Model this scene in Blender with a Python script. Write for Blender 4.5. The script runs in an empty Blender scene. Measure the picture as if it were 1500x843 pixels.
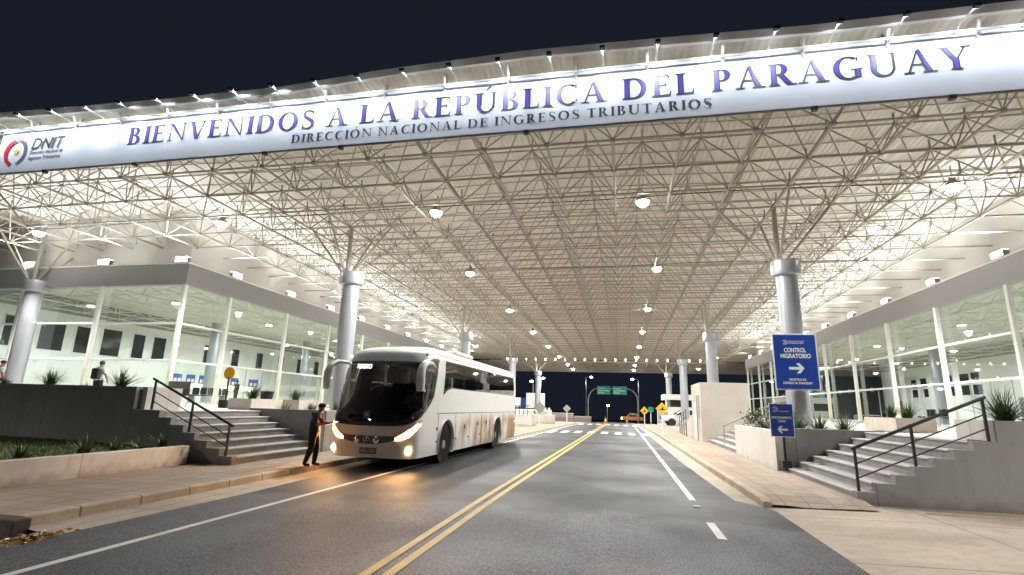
import bpy, bmesh, math, random
from mathutils import Vector, Matrix
random.seed(7)
R = math.radians
scn = bpy.context.scene
COL = scn.collection

# ------------------------------------------------------------------ camera
PITCH, YAW, ROLL, CAM_H = .225, .2131, .0295, 1.65
cp, sp, cy, sy = math.cos(PITCH), math.sin(PITCH), math.cos(YAW), math.sin(YAW)
fwd = Vector((-sy*cp, cy*cp, sp)); r0 = Vector((cy, sy, 0)); u0 = r0.cross(fwd)
rgt = r0*math.cos(ROLL) + u0*math.sin(ROLL); upv = -r0*math.sin(ROLL) + u0*math.cos(ROLL)
cam = bpy.data.objects.new('camera', bpy.data.cameras.new('camera')); COL.objects.link(cam)
cam.matrix_world = Matrix(((rgt.x, upv.x, -fwd.x, 0), (rgt.y, upv.y, -fwd.y, 0), (rgt.z, upv.z, -fwd.z, CAM_H), (0, 0, 0, 1)))
cam.data.sensor_width = 36; cam.data.lens = 756.67/1500*36
cam.data.clip_start = .05; cam.data.clip_end = 3000
scn.camera = cam

# ------------------------------------------------------------------ night sky
W = bpy.data.worlds.new('World'); scn.world = W; W.use_nodes = True
nt = W.node_tree; bg = nt.nodes['Background']
sky = nt.nodes.new('ShaderNodeTexSky'); sky.sky_type = 'NISHITA'; sky.sun_disc = False
sky.sun_elevation = R(-11); sky.sun_rotation = R(200)
glow = nt.nodes.new('ShaderNodeMix'); glow.data_type = 'RGBA'; glow.blend_type = 'ADD'; glow.inputs[0].default_value = 1
nt.links.new(sky.outputs[0], glow.inputs[6]); glow.inputs[7].default_value = (.031, .042, .068, 1)
nt.links.new(glow.outputs[2], bg.inputs[0]); bg.inputs[1].default_value = .1

# ------------------------------------------------------------------ exposure, light levels (watts)
scn.view_settings.view_transform = 'Standard'; scn.view_settings.look = 'None'
scn.view_settings.exposure = 1.5; scn.view_settings.gamma = 1
P_BAY, P_FLOOD, P_BANNER, P_HALL, P_ADDED_STREET = 1450, 70, 11, 640, 2300
NEUT, COOL = (1, .97, .93), (.86, .93, 1)

# ------------------------------------------------------------------ materials
_m = {}
def mat(name, col=(.5, .5, .5), rough=.6, metal=0., var=.12, scale=3., bump=0., bscale=40., emit=None, estr=1., coat=0., stretch=None, tint=None, tscale=.8, tamt=.5, spec=.5):
    if name in _m: return _m[name]
    m = bpy.data.materials.new(name); m.use_nodes = True; n = m.node_tree.nodes; l = m.node_tree.links
    b = n['Principled BSDF']; b.inputs['Roughness'].default_value = rough; b.inputs['Metallic'].default_value = metal
    b.inputs['Specular IOR Level'].default_value = spec
    if coat: b.inputs['Coat Weight'].default_value = coat
    tc = n.new('ShaderNodeTexCoord'); mp = n.new('ShaderNodeMapping'); l.new(tc.outputs['Object'], mp.inputs[0])
    if stretch: mp.inputs['Scale'].default_value = stretch
    nz = n.new('ShaderNodeTexNoise'); nz.inputs['Scale'].default_value = scale; nz.inputs['Detail'].default_value = 6; nz.inputs['Roughness'].default_value = .62
    l.new(mp.outputs[0], nz.inputs[0])
    rp = n.new('ShaderNodeValToRGB'); rp.color_ramp.elements[0].position = .3; rp.color_ramp.elements[1].position = .72
    rp.color_ramp.elements[0].color = tuple(c*(1-var) for c in col)+(1,); rp.color_ramp.elements[1].color = tuple(min(1, c*(1+var)) for c in col)+(1,)
    l.new(nz.outputs[0], rp.inputs[0]); out = rp.outputs[0]
    if tint:
        n2 = n.new('ShaderNodeTexNoise'); n2.inputs['Scale'].default_value = tscale; n2.inputs['Detail'].default_value = 4
        l.new(mp.outputs[0], n2.inputs[0])
        r2 = n.new('ShaderNodeValToRGB'); r2.color_ramp.elements[0].position = .42; r2.color_ramp.elements[1].position = .68
        r2.color_ramp.elements[0].color = (0, 0, 0, 1); r2.color_ramp.elements[1].color = (tamt, tamt, tamt, 1)
        l.new(n2.outputs[0], r2.inputs[0])
        mx = n.new('ShaderNodeMix'); mx.data_type = 'RGBA'; l.new(r2.outputs[0], mx.inputs[0]); l.new(out, mx.inputs[6]); mx.inputs[7].default_value = tuple(tint)+(1,)
        out = mx.outputs[2]
    l.new(out, b.inputs['Base Color'])
    rr = n.new('ShaderNodeMapRange'); rr.inputs[3].default_value = max(0, rough-.1); rr.inputs[4].default_value = min(1, rough+.1)
    l.new(nz.outputs[0], rr.inputs[0]); l.new(rr.outputs[0], b.inputs['Roughness'])
    if bump:
        n3 = n.new('ShaderNodeTexNoise'); n3.inputs['Scale'].default_value = bscale; n3.inputs['Detail'].default_value = 5
        l.new(mp.outputs[0], n3.inputs[0]); bp = n.new('ShaderNodeBump'); bp.inputs['Strength'].default_value = bump; bp.inputs['Distance'].default_value = .02
        l.new(n3.outputs[0], bp.inputs['Height']); l.new(bp.outputs[0], b.inputs['Normal'])
    if emit:
        b.inputs['Emission Color'].default_value = tuple(emit)+(1,); b.inputs['Emission Strength'].default_value = estr
    _m[name] = m
    return m

def glass_mat(name, tint, refl=.12, trans=.95, rough=.02):
    if name in _m: return _m[name]
    m = bpy.data.materials.new(name); m.use_nodes = True; n = m.node_tree.nodes; l = m.node_tree.links
    n.remove(n['Principled BSDF']); o = n['Material Output']
    t = n.new('ShaderNodeBsdfTransparent'); t.inputs[0].default_value = tuple(c*trans for c in tint)+(1,)
    g = n.new('ShaderNodeBsdfGlossy'); g.inputs['Roughness'].default_value = rough; g.inputs[0].default_value = (1, 1, 1, 1)
    lw = n.new('ShaderNodeLayerWeight'); lw.inputs['Blend'].default_value = .5
    fr = n.new('ShaderNodeMath'); fr.operation = 'POWER'; fr.inputs[1].default_value = 4.2; l.new(lw.outputs['Facing'], fr.inputs[0])
    f2 = n.new('ShaderNodeMath'); f2.operation = 'MULTIPLY_ADD'; f2.inputs[1].default_value = .9; f2.inputs[2].default_value = .04; l.new(fr.outputs[0], f2.inputs[0]); fr = f2
    tc = n.new('ShaderNodeTexCoord'); nz = n.new('ShaderNodeTexNoise'); nz.inputs['Scale'].default_value = .6
    l.new(tc.outputs['Object'], nz.inputs[0])
    bp = n.new('ShaderNodeBump'); bp.inputs['Strength'].default_value = .02; l.new(nz.outputs[0], bp.inputs['Height']); l.new(bp.outputs[0], g.inputs['Normal'])
    mm = n.new('ShaderNodeMath'); mm.operation = 'MULTIPLY'; mm.inputs[1].default_value = refl/.04; mm.use_clamp = True; l.new(fr.outputs[0], mm.inputs[0])
    mx = n.new('ShaderNodeMixShader'); l.new(mm.outputs[0], mx.inputs[0]); l.new(t.outputs[0], mx.inputs[1]); l.new(g.outputs[0], mx.inputs[2])
    l.new(mx.outputs[0], o.inputs[0]); _m[name] = m
    return m

def asphalt_mat():
    m = mat('asphalt', (.023, .0255, .030), .62, var=.25, scale=1.3, bump=.55, bscale=70, tint=(.036, .038, .042), tscale=.25, tamt=.7)
    n = m.node_tree.nodes; l = m.node_tree.links; b = n['Principled BSDF']
    tc = n.new('ShaderNodeTexCoord'); sx = n.new('ShaderNodeSeparateXYZ'); l.new(tc.outputs['Object'], sx.inputs[0])
    nz = n.new('ShaderNodeTexNoise'); nz.inputs['Scale'].default_value = .45; nz.inputs['Detail'].default_value = 4; l.new(tc.outputs['Object'], nz.inputs[0])
    a = n.new('ShaderNodeMath'); a.operation = 'MULTIPLY_ADD'; a.inputs[1].default_value = 3.2; l.new(nz.outputs[0], a.inputs[0]); l.new(sx.outputs[1], a.inputs[2])
    mr = n.new('ShaderNodeMapRange'); mr.inputs[1].default_value = 10.5; mr.inputs[2].default_value = 10.8; mr.inputs[3].default_value = 1; mr.inputs[4].default_value = 0
    l.new(a.outputs[0], mr.inputs[0])                        # older, coarser, paler surfacing nearest the approach
    sp_ = n.new('ShaderNodeTexNoise'); sp_.inputs['Scale'].default_value = 38; sp_.inputs['Detail'].default_value = 2; l.new(tc.outputs['Object'], sp_.inputs[0])
    rp = n.new('ShaderNodeValToRGB'); rp.color_ramp.elements[0].position = .38; rp.color_ramp.elements[0].color = (.030, .031, .036, 1); rp.color_ramp.elements[1].position = .68; rp.color_ramp.elements[1].color = (.135, .138, .155, 1)
    l.new(sp_.outputs[0], rp.inputs[0])
    old = b.inputs['Base Color'].links[0].from_socket
    mx = n.new('ShaderNodeMix'); mx.data_type = 'RGBA'; l.new(mr.outputs[0], mx.inputs[0]); l.new(old, mx.inputs[6]); l.new(rp.outputs[0], mx.inputs[7]); l.new(mx.outputs[2], b.inputs['Base Color'])
    # wheel tracks along both lanes, worn smoother
    mpx = n.new('ShaderNodeMapping'); mpx.inputs['Scale'].default_value = (1.15, .03, 1); l.new(tc.outputs['Object'], mpx.inputs[0])
    tr = n.new('ShaderNodeTexNoise'); tr.inputs['Scale'].default_value = 1.1; tr.inputs['Detail'].default_value = 4; l.new(mpx.outputs[0], tr.inputs[0])
    trr = n.new('ShaderNodeMapRange'); trr.inputs[1].default_value = .36; trr.inputs[2].default_value = .66; trr.inputs[3].default_value = .74; trr.inputs[4].default_value = 1.15; l.new(tr.outputs[0], trr.inputs[0])
    mm = n.new('ShaderNodeMix'); mm.data_type = 'RGBA'; mm.blend_type = 'MULTIPLY'; mm.inputs[0].default_value = .85; l.new(mx.outputs[2], mm.inputs[6]); l.new(trr.outputs[0], mm.inputs[7]); l.new(mm.outputs[2], b.inputs['Base Color'])
    # damp sheen in patches
    n2 = n.new('ShaderNodeTexNoise'); n2.inputs['Scale'].default_value = .35; n2.inputs['Detail'].default_value = 6; l.new(tc.outputs['Object'], n2.inputs[0])
    r2 = n.new('ShaderNodeMapRange'); r2.inputs[1].default_value = .4; r2.inputs[2].default_value = .62; r2.inputs[3].default_value = .50; r2.inputs[4].default_value = .68; b.inputs['Specular IOR Level'].default_value = .30
    l.new(n2.outputs[0], r2.inputs[0]); l.new(r2.outputs[0], b.inputs['Roughness'])
    return m

def deck_mat():
    m = mat('roof_sheet', (.66, .625, .56), .55, var=.05, scale=.4)
    n = m.node_tree.nodes; l = m.node_tree.links; b = n['Principled BSDF']
    tc = n.new('ShaderNodeTexCoord'); wv = n.new('ShaderNodeTexWave'); wv.wave_type = 'BANDS'; wv.bands_direction = 'X'; wv.inputs['Scale'].default_value = 1.6
    l.new(tc.outputs['Object'], wv.inputs[0]); bp = n.new('ShaderNodeBump'); bp.inputs['Strength'].default_value = .5; bp.inputs['Distance'].default_value = .05
    l.new(wv.outputs[0], bp.inputs['Height']); l.new(bp.outputs[0], b.inputs['Normal'])
    return m

def pave_mat():
    m = mat('sidewalk_paving', (.345, .285, .225), .8, var=.18, scale=2.5, bump=.3, bscale=30, tint=(.30, .20, .145), tscale=.55, tamt=.7, stretch=(1, .35, 1))
    n = m.node_tree.nodes; l = m.node_tree.links; b = n['Principled BSDF']
    tc = n.new('ShaderNodeTexCoord'); br = n.new('ShaderNodeTexBrick'); br.inputs['Scale'].default_value = 2.4; br.offset = 0
    br.inputs['Mortar Size'].default_value = .035; br.inputs['Brick Width'].default_value = 1.; br.inputs['Row Height'].default_value = 1.
    br.inputs['Color1'].default_value = (1, 1, 1, 1); br.inputs['Color2'].default_value = (.78, .74, .70, 1); br.inputs['Mortar'].default_value = (.42, .38, .34, 1)
    l.new(tc.outputs['Object'], br.inputs[0])
    old = b.inputs['Base Color'].links[0].from_socket
    mx = n.new('ShaderNodeMix'); mx.data_type = 'RGBA'; mx.blend_type = 'MULTIPLY'; mx.inputs[0].default_value = .8
    l.new(old, mx.inputs[6]); l.new(br.outputs[0], mx.inputs[7]); l.new(mx.outputs[2], b.inputs['Base Color'])
    return m

def bus_mat():
    m = mat('bus_paint', (.76, .76, .74), .42, var=.03, scale=2, coat=.15)
    n = m.node_tree.nodes; l = m.node_tree.links; b = n['Principled BSDF']
    tc = n.new('ShaderNodeTexCoord'); sx = n.new('ShaderNodeSeparateXYZ'); l.new(tc.outputs['Object'], sx.inputs[0])
    mp = n.new('ShaderNodeMapping'); mp.inputs['Scale'].default_value = (1, 1.1, .55); l.new(tc.outputs['Object'], mp.inputs[0])
    nz = n.new('ShaderNodeTexNoise'); nz.inputs['Scale'].default_value = 1.5; nz.inputs['Detail'].default_value = 5; nz.inputs['Distortion'].default_value = .6; l.new(mp.outputs[0], nz.inputs[0])
    # road dust: strongest along the skirt behind the front wheel and on the tail
    def mrange(src, a, b_, c, d):
        q = n.new('ShaderNodeMapRange'); q.inputs[1].default_value = a; q.inputs[2].default_value = b_; q.inputs[3].default_value = c; q.inputs[4].default_value = d; l.new(src, q.inputs[0]); return q.outputs[0]
    def mth(op, a, b_):
        q = n.new('ShaderNodeMath'); q.operation = op; q.use_clamp = True
        for i, v in ((0, a), (1, b_)):
            if isinstance(v, (int, float)): q.inputs[i].default_value = v
            else: l.new(v, q.inputs[i])
        return q.outputs[0]
    hi = mrange(sx.outputs[2], 1.05, 1.36, 1, 0); aft = mrange(sx.outputs[1], 2.6, 4.2, 0, 1); tail = mrange(sx.outputs[1], 10.0, 10.9, 0, 1)
    spots = mrange(nz.outputs[0], .36, .60, .12, .95)
    amt = mth('MULTIPLY', mth('MULTIPLY', hi, aft), mth('ADD', spots, mth('MULTIPLY', tail, .7)))
    old = b.inputs['Base Color'].links[0].from_socket
    mx = n.new('ShaderNodeMix'); mx.data_type = 'RGBA'; l.new(amt, mx.inputs[0]); l.new(old, mx.inputs[6]); mx.inputs[7].default_value = (.33, .19, .09, 1)
    l.new(mx.outputs[2], b.inputs['Base Color'])
    return m

def weather(m, amount=.45, col=(.16, .13, .10), base=True):
    n = m.node_tree.nodes; l = m.node_tree.links; b = n['Principled BSDF']
    tc = n.new('ShaderNodeTexCoord'); mp = n.new('ShaderNodeMapping'); mp.inputs['Scale'].default_value = (2.2, 2.2, .22); l.new(tc.outputs['Object'], mp.inputs[0])
    a = n.new('ShaderNodeTexNoise'); a.inputs['Scale'].default_value = 2.0; a.inputs['Detail'].default_value = 7; a.inputs['Roughness'].default_value = .7; l.new(mp.outputs[0], a.inputs[0])
    r = n.new('ShaderNodeMapRange'); r.inputs[1].default_value = .50; r.inputs[2].default_value = .78; r.inputs[3].default_value = 0; r.inputs[4].default_value = amount; l.new(a.outputs[0], r.inputs[0])
    out = r.outputs[0]
    if base:
        sx = n.new('ShaderNodeSeparateXYZ'); l.new(tc.outputs['Object'], sx.inputs[0])
        c = n.new('ShaderNodeTexNoise'); c.inputs['Scale'].default_value = 3.5; c.inputs['Detail'].default_value = 6; l.new(tc.outputs['Object'], c.inputs[0])
        d = n.new('ShaderNodeMath'); d.operation = 'MULTIPLY_ADD'; d.inputs[1].default_value = .55; l.new(c.outputs[0], d.inputs[0]); l.new(sx.outputs[2], d.inputs[2])
        e = n.new('ShaderNodeMapRange'); e.inputs[1].default_value = .28; e.inputs[2].default_value = .52; e.inputs[3].default_value = .7; e.inputs[4].default_value = 0; l.new(d.outputs[0], e.inputs[0])
        g = n.new('ShaderNodeMath'); g.operation = 'MAXIMUM'; l.new(out, g.inputs[0]); l.new(e.outputs[0], g.inputs[1]); out = g.outputs[0]
    old = b.inputs['Base Color'].links[0].from_socket
    mx = n.new('ShaderNodeMix'); mx.data_type = 'RGBA'; l.new(out, mx.inputs[0]); l.new(old, mx.inputs[6]); mx.inputs[7].default_value = tuple(col)+(1,); l.new(mx.outputs[2], b.inputs['Base Color'])

def joints(m, axis, period, width, dark=.35):
    n = m.node_tree.nodes; l = m.node_tree.links; b = n['Principled BSDF']
    tc = n.new('ShaderNodeTexCoord'); sx = n.new('ShaderNodeSeparateXYZ'); l.new(tc.outputs['Object'], sx.inputs[0])
    a = n.new('ShaderNodeMath'); a.operation = 'MULTIPLY_ADD'; a.inputs[1].default_value = 1/period; a.inputs[2].default_value = 100.37; l.new(sx.outputs[axis], a.inputs[0])
    f = n.new('ShaderNodeMath'); f.operation = 'FRACT'; l.new(a.outputs[0], f.inputs[0])
    g = n.new('ShaderNodeMath'); g.operation = 'LESS_THAN'; g.inputs[1].default_value = width/period; l.new(f.outputs[0], g.inputs[0])
    old = b.inputs['Base Color'].links[0].from_socket
    mx = n.new('ShaderNodeMix'); mx.data_type = 'RGBA'; mx.blend_type = 'MULTIPLY'; l.new(g.outputs[0], mx.inputs[0]); l.new(old, mx.inputs[6]); mx.inputs[7].default_value = (dark, dark, dark, 1); l.new(mx.outputs[2], b.inputs['Base Color'])

# ------------------------------------------------------------------ mesh helpers
class MB:
    def __init__(s): s.v = []; s.f = []; s.mi = []
    def add(s, vs, fs, m=0):
        o = len(s.v); s.v += [tuple(v) for v in vs]; s.f += [tuple(i+o for i in f) for f in fs]; s.mi += [m]*len(fs); return s
    def box(s, x0, x1, y0, y1, z0, z1, m=0):
        return s.add([(x0,y0,z0),(x1,y0,z0),(x1,y1,z0),(x0,y1,z0),(x0,y0,z1),(x1,y0,z1),(x1,y1,z1),(x0,y1,z1)],
                     [(0,3,2,1),(4,5,6,7),(0,1,5,4),(1,2,6,5),(2,3,7,6),(3,0,4,7)], m)
    def prism(s, pts, a, b, axis='y', m=0):
        k = len(pts)
        def P(p, t): return {'y': (p[0], t, p[1]), 'x': (t, p[0], p[1]), 'z': (p[0], p[1], t)}[axis]
        vs = [P(p, a) for p in pts]+[P(p, b) for p in pts]
        fs = [tuple(range(k)), tuple(range(2*k-1, k-1, -1))]+[(i, k+i, k+(i+1) % k, (i+1) % k) for i in range(k)]
        return s.add(vs, fs, m)
    def tube(s, pts, rad, n=8, m=0, caps=True, flat=1.):
        pts = [Vector(p) for p in pts]; k = len(pts)
        if not isinstance(rad, (list, tuple)): rad = [rad]*k
        vs = []; prev = None
        for i, p in enumerate(pts):
            t = (pts[min(i+1, k-1)]-pts[max(i-1, 0)]).normalized()
            a = t.cross(Vector((0, 0, 1)))
            if a.length < 1e-3: a = Vector((1, 0, 0))
            a.normalize()
            if prev is not None and a.dot(prev) < 0: a = -a
            prev = a; b = t.cross(a)
            for j in range(n):
                w = 2*math.pi*j/n; vs.append(p+(a*math.cos(w)+b*math.sin(w)*flat)*rad[i])
        fs = [(i*n+j, i*n+(j+1) % n, (i+1)*n+(j+1) % n, (i+1)*n+j) for i in range(k-1) for j in range(n)]
        if caps: fs += [tuple(range(n-1, -1, -1)), tuple((k-1)*n+j for j in range(n))]
        return s.add(vs, fs, m)
    def lathe(s, prof, c=(0, 0, 0), n=20, m=0, axis='z'):
        k = len(prof); vs = []
        for r, h in prof:
            for j in range(n):
                w = 2*math.pi*j/n; a, b = r*math.cos(w), r*math.sin(w)
                q = {'z': (a, b, h), 'y': (a, h, b), 'x': (h, a, b)}[axis]
                vs.append((q[0]+c[0], q[1]+c[1], q[2]+c[2]))
        fs = [(i*n+j, i*n+(j+1) % n, (i+1)*n+(j+1) % n, (i+1)*n+j) for i in range(k-1) for j in range(n)]
        if prof[0][0] > 1e-4: fs.append(tuple(range(n-1, -1, -1)))
        if prof[-1][0] > 1e-4: fs.append(tuple((k-1)*n+j for j in range(n)))
        return s.add(vs, fs, m)
    def ball(s, c, r, n=8, m=0, sc=(1, 1, 1)):
        k = max(4, n//2)
        vs = [(c[0], c[1], c[2]-r*sc[2])]; 
        for i in range(1, k):
            a = math.pi*i/k
            for j in range(n):
                w = 2*math.pi*j/n; vs.append((c[0]+r*sc[0]*math.sin(a)*math.cos(w), c[1]+r*sc[1]*math.sin(a)*math.sin(w), c[2]-r*sc[2]*math.cos(a)))
        vs.append((c[0], c[1], c[2]+r*sc[2])); t = len(vs)-1
        fs = [(0, 1+(j+1) % n, 1+j) for j in range(n)]
        fs += [(1+i*n+j, 1+i*n+(j+1) % n, 1+(i+1)*n+(j+1) % n, 1+(i+1)*n+j) for i in range(k-2) for j in range(n)]
        fs += [(1+(k-2)*n+j, 1+(k-2)*n+(j+1) % n, t) for j in range(n)]
        return s.add(vs, fs, m)
    def xf(s, M):
        s.v = [tuple(M @ Vector(v)) for v in s.v]; return s
    def build(s, name, mats, parent=None, local=False, smooth=False, bevel=0, kind=None, label=None):
        me = bpy.data.meshes.new(name); me.from_pydata(s.v, [], s.f)
        if not isinstance(mats, (list, tuple)): mats = [mats]
        for q in mats: me.materials.append(q)
        if len(mats) > 1: me.polygons.foreach_set('material_index', s.mi)
        bm = bmesh.new(); bm.from_mesh(me); bmesh.ops.recalc_face_normals(bm, faces=bm.faces); bm.to_mesh(me); bm.free()
        if smooth:
            me.polygons.foreach_set('use_smooth', [True]*len(me.polygons))
            try: me.set_sharp_from_angle(angle=R(40))
            except Exception: pass
        o = bpy.data.objects.new(name, me); COL.objects.link(o)
        if bevel:
            b = o.modifiers.new('bevel', 'BEVEL'); b.width = bevel; b.segments = 2; b.limit_method = 'ANGLE'; b.angle_limit = R(50)
        par(o, parent, local)
        if kind: o['kind'] = kind
        if label: o['label'] = label
        return o

def par(o, parent, local=False):
    if parent is not None:
        o.parent = parent
        if not local: o.matrix_parent_inverse = Matrix.Translation(-Vector(parent.location))
def tag(o, label, cat, group=None, kind=None):
    o['label'] = label; o['category'] = cat
    if group: o['group'] = group
    if kind: o['kind'] = kind
    return o
def thing(name, loc, label, cat, group=None, rz=0):
    o = bpy.data.objects.new(name, None); COL.objects.link(o); o.location = loc; o.rotation_euler = (0, 0, rz); o.empty_display_size = .3
    return tag(o, label, cat, group)
def copy_thing(root, loc, label=None, group=None, rz=None):
    kids = {}
    for o in list(COL.objects): kids.setdefault(o.parent, []).append(o)
    def rec(o, p):
        c = o.copy(); COL.objects.link(c)
        if p is not None: c.parent = p
        for ch in kids.get(o, []): rec(ch, c)
        return c
    c = rec(root, None); c.location = loc
    if label: c['label'] = label
    if group: c['group'] = group
    if rz is not None: c.rotation_euler = (0, 0, rz)
    return c
def area(name, loc, direction, power, size, col, parent=None, local=False, sy_=None, spread=180):
    d = bpy.data.lights.new(name, 'AREA'); d.energy = power; d.size = size; d.color = col; d.spread = R(spread)
    if sy_: d.shape = 'RECTANGLE'; d.size_y = sy_
    o = bpy.data.objects.new(name, d); COL.objects.link(o); o.location = loc
    o.rotation_euler = Vector(direction).to_track_quat('-Z', 'Y').to_euler(); par(o, parent, local)
    return o
def spot(name, loc, direction, power, angle, col, parent=None, local=False, rad=.05, blend=.6):
    d = bpy.data.lights.new(name, 'SPOT'); d.energy = power; d.spot_size = R(angle); d.spot_blend = blend; d.color = col; d.shadow_soft_size = rad
    o = bpy.data.objects.new(name, d); COL.objects.link(o); o.location = loc
    o.rotation_euler = Vector(direction).to_track_quat('-Z', 'Y').to_euler(); par(o, parent, local)
    return o
def text_mesh(s, size, shear=0., bold=0., spacing=1., align='CENTER'):
    cu = bpy.data.curves.new('t', 'FONT'); cu.body = s; cu.size = size; cu.align_x = align; cu.shear = shear; cu.offset = bold; cu.space_character = spacing
    o = bpy.data.objects.new('t', cu); COL.objects.link(o)
    dg = bpy.context.evaluated_depsgraph_get(); me = bpy.data.meshes.new_from_object(o.evaluated_get(dg))
    vs = [tuple(v.co) for v in me.vertices]; fs = [tuple(p.vertices) for p in me.polygons]
    bpy.data.objects.remove(o); bpy.data.curves.remove(cu); bpy.data.meshes.remove(me)
    return vs, fs
def fit_text(mb, s, x0, x1, z, y, m=0, shear=0., bold=0., h=None, spacing=1.):
    """flat lettering facing -Y, left edge x0, right edge x1, baseline z"""
    vs, fs = text_mesh(s, 1., shear, bold, spacing, 'LEFT')
    a = min(v[0] for v in vs); b = max(v[0] for v in vs); k = (x1-x0)/(b-a)
    top = max(v[1] for v in vs); kz = k if h is None else h/top
    mb.add([(x0+(v[0]-a)*k, y, z+v[1]*kz) for v in vs], fs, m)

# ------------------------------------------------------------------ palette
M_asph = asphalt_mat(); M_deck = deck_mat(); M_pave = pave_mat(); M_bus = bus_mat()
M_conc = mat('dusty_concrete', (.46, .385, .30), .85, var=.2, scale=1.2, bump=.35, bscale=22, tint=(.30, .26, .22), tscale=.4, tamt=.8, stretch=(.5, 1.2, 1))
M_kerb = mat('kerb_concrete', (.46, .37, .27), .85, var=.22, scale=2.2, bump=.4, bscale=35, tint=(.30, .22, .17), tscale=.9, tamt=.6)
M_wall = mat('pale_render', (.56, .54, .50), .85, var=.07, scale=1.2, bump=.15, bscale=30, tint=(.46, .44, .40), tscale=.5, tamt=.5)
M_wallg = mat('grey_render', (.25, .243, .236), .85, var=.10, scale=.9, bump=.2, bscale=26, tint=(.27, .26, .25), tscale=.45, tamt=.5)
M_cream = mat('cream_render', (.66, .615, .555), .85, var=.08, scale=1.4, bump=.15, bscale=30, tint=(.45, .36, .28), tscale=.6, tamt=.5)
weather(M_wall, .4, (.25, .19, .14)); weather(M_wallg, .5, (.17, .13, .105)); weather(M_cream, .45, (.27, .17, .11)); weather(M_kerb, .5, (.16, .11, .08), False); weather(M_conc, .55, (.17, .13, .10), False)
joints(M_kerb, 1, 1.0, .035, .4); joints(M_conc, 1, 2.8, .03, .5); joints(M_conc, 0, 3.1, .03, .5); joints(M_cream, 1, 2.4, .02, .55); joints(M_wallg, 0, 2.9, .02, .55); joints(M_wall, 1, 2.7, .02, .6)
M_step = mat('grey_granite', (.20, .195, .19), .6, var=.25, scale=9, bump=.1, bscale=60, tint=(.36, .34, .33), tscale=1.2, tamt=.5)
M_nose = mat('step_nosing', (.36, .35, .34), .6, var=.1, scale=6)
M_frame = mat('painted_steel', (.37, .34, .285), .5, metal=.0, var=.1, scale=2)
M_node = mat('steel_node', (.25, .22, .18), .5, var=.15, scale=5)
M_alu = mat('column_cladding', (.40, .415, .445), .36, metal=.4, var=.06, scale=1.5, stretch=(3, 3, .3))
M_white = mat('white_paint', (.74, .74, .71), .5, var=.05, scale=1.5)
M_fasc = mat('fascia_panel', (.275, .27, .275), .5, metal=.1, var=.04, scale=.6)
M_upw = mat('upper_cladding', (.52, .505, .475), .6, var=.04, scale=.5); M_band = mat('grey_band', (.30, .31, .30), .6, var=.05, scale=.8)
M_intw = mat('interior_wall', (.76, .77, .73), .6, var=.04, scale=.8)
M_intc = mat('interior_ceiling', (.66, .65, .58), .6, var=.1, scale=1.5)
M_black = mat('black_steel', (.02, .02, .022), .4, metal=.3, var=.2, scale=6)
M_dark = mat('dark_rubber', (.018, .017, .016), .75, var=.3, scale=8, bump=.2, bscale=40)
M_lamp = mat('lamp_lens', (1, 1, 1), .4, emit=(1, .96, .90), estr=40)
M_floodl = mat('flood_lens', (1, 1, 1), .4, emit=(.95, .97, 1), estr=16)
M_bannerl = mat('spot_lens', (1, 1, 1), .4, emit=(.95, .97, 1), estr=8)
M_ylw = mat('yellow_line', (.62, .40, .06), .6, var=.2, scale=5, bump=.3, bscale=60, tint=(.28, .20, .07), tscale=2.5, tamt=.5)
M_wln = mat('white_line', (.66, .65, .58), .6, var=.16, scale=5, bump=.3, bscale=60, tint=(.38, .36, .32), tscale=2.5, tamt=.45)
M_blue = mat('sign_blue', (.012, .055, .33), .35, var=.05, scale=2)
M_sgnw = mat('sign_white', (.80, .82, .84), .4, var=.03, scale=4)
M_green = mat('leaf_green', (.060, .105, .030), .5, var=.35, scale=6)
M_green2 = mat('leaf_pale', (.13, .17, .06), .5, var=.3, scale=6)
M_dry = mat('leaf_dry', (.17, .13, .06), .6, var=.3, scale=6)
M_grass = mat('lawn_grass', (.085, .125, .032), .8, var=.4, scale=12, bump=.6, bscale=60)
M_soil = mat('soil', (.055, .04, .028), .9, var=.3, scale=4, bump=.5, bscale=15)
M_terr = mat('dark_earth', (.035, .028, .022), .95, var=.4, scale=.5, bump=.6, bscale=3)
M_yel = mat('sign_yellow', (.72, .42, .02), .4, var=.06, scale=4)
M_orange = mat('cone_orange', (.72, .12, .02), .5, var=.08, scale=8)
M_glass = glass_mat('clear_glass', (.93, .97, .95), refl=.045, trans=.95)
M_dkgl = mat('dark_window', (.035, .04, .04), .08, var=.2, scale=1)
M_busgl = glass_mat('tinted_glass', (.17, .155, .15), refl=.05, trans=1.)
M_skin = mat('skin', (.30, .17, .11), .55, var=.08, scale=8)
M_hair = mat('hair', (.012, .010, .009), .6, var=.2, scale=30)
M_navy = mat('navy_cloth', (.022, .024, .045), .85, var=.3, scale=14, bump=.3, bscale=25)
M_trou = mat('dark_cloth', (.014, .013, .014), .85, var=.3, scale=14, bump=.3, bscale=25)
M_shirt = mat('white_cloth', (.62, .63, .62), .8, var=.08, scale=10, bump=.3, bscale=20)

def gz(y):      # the ground falls away past the second crossing
    return 0 if y < 60 else -.020*(y-60)

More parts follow.
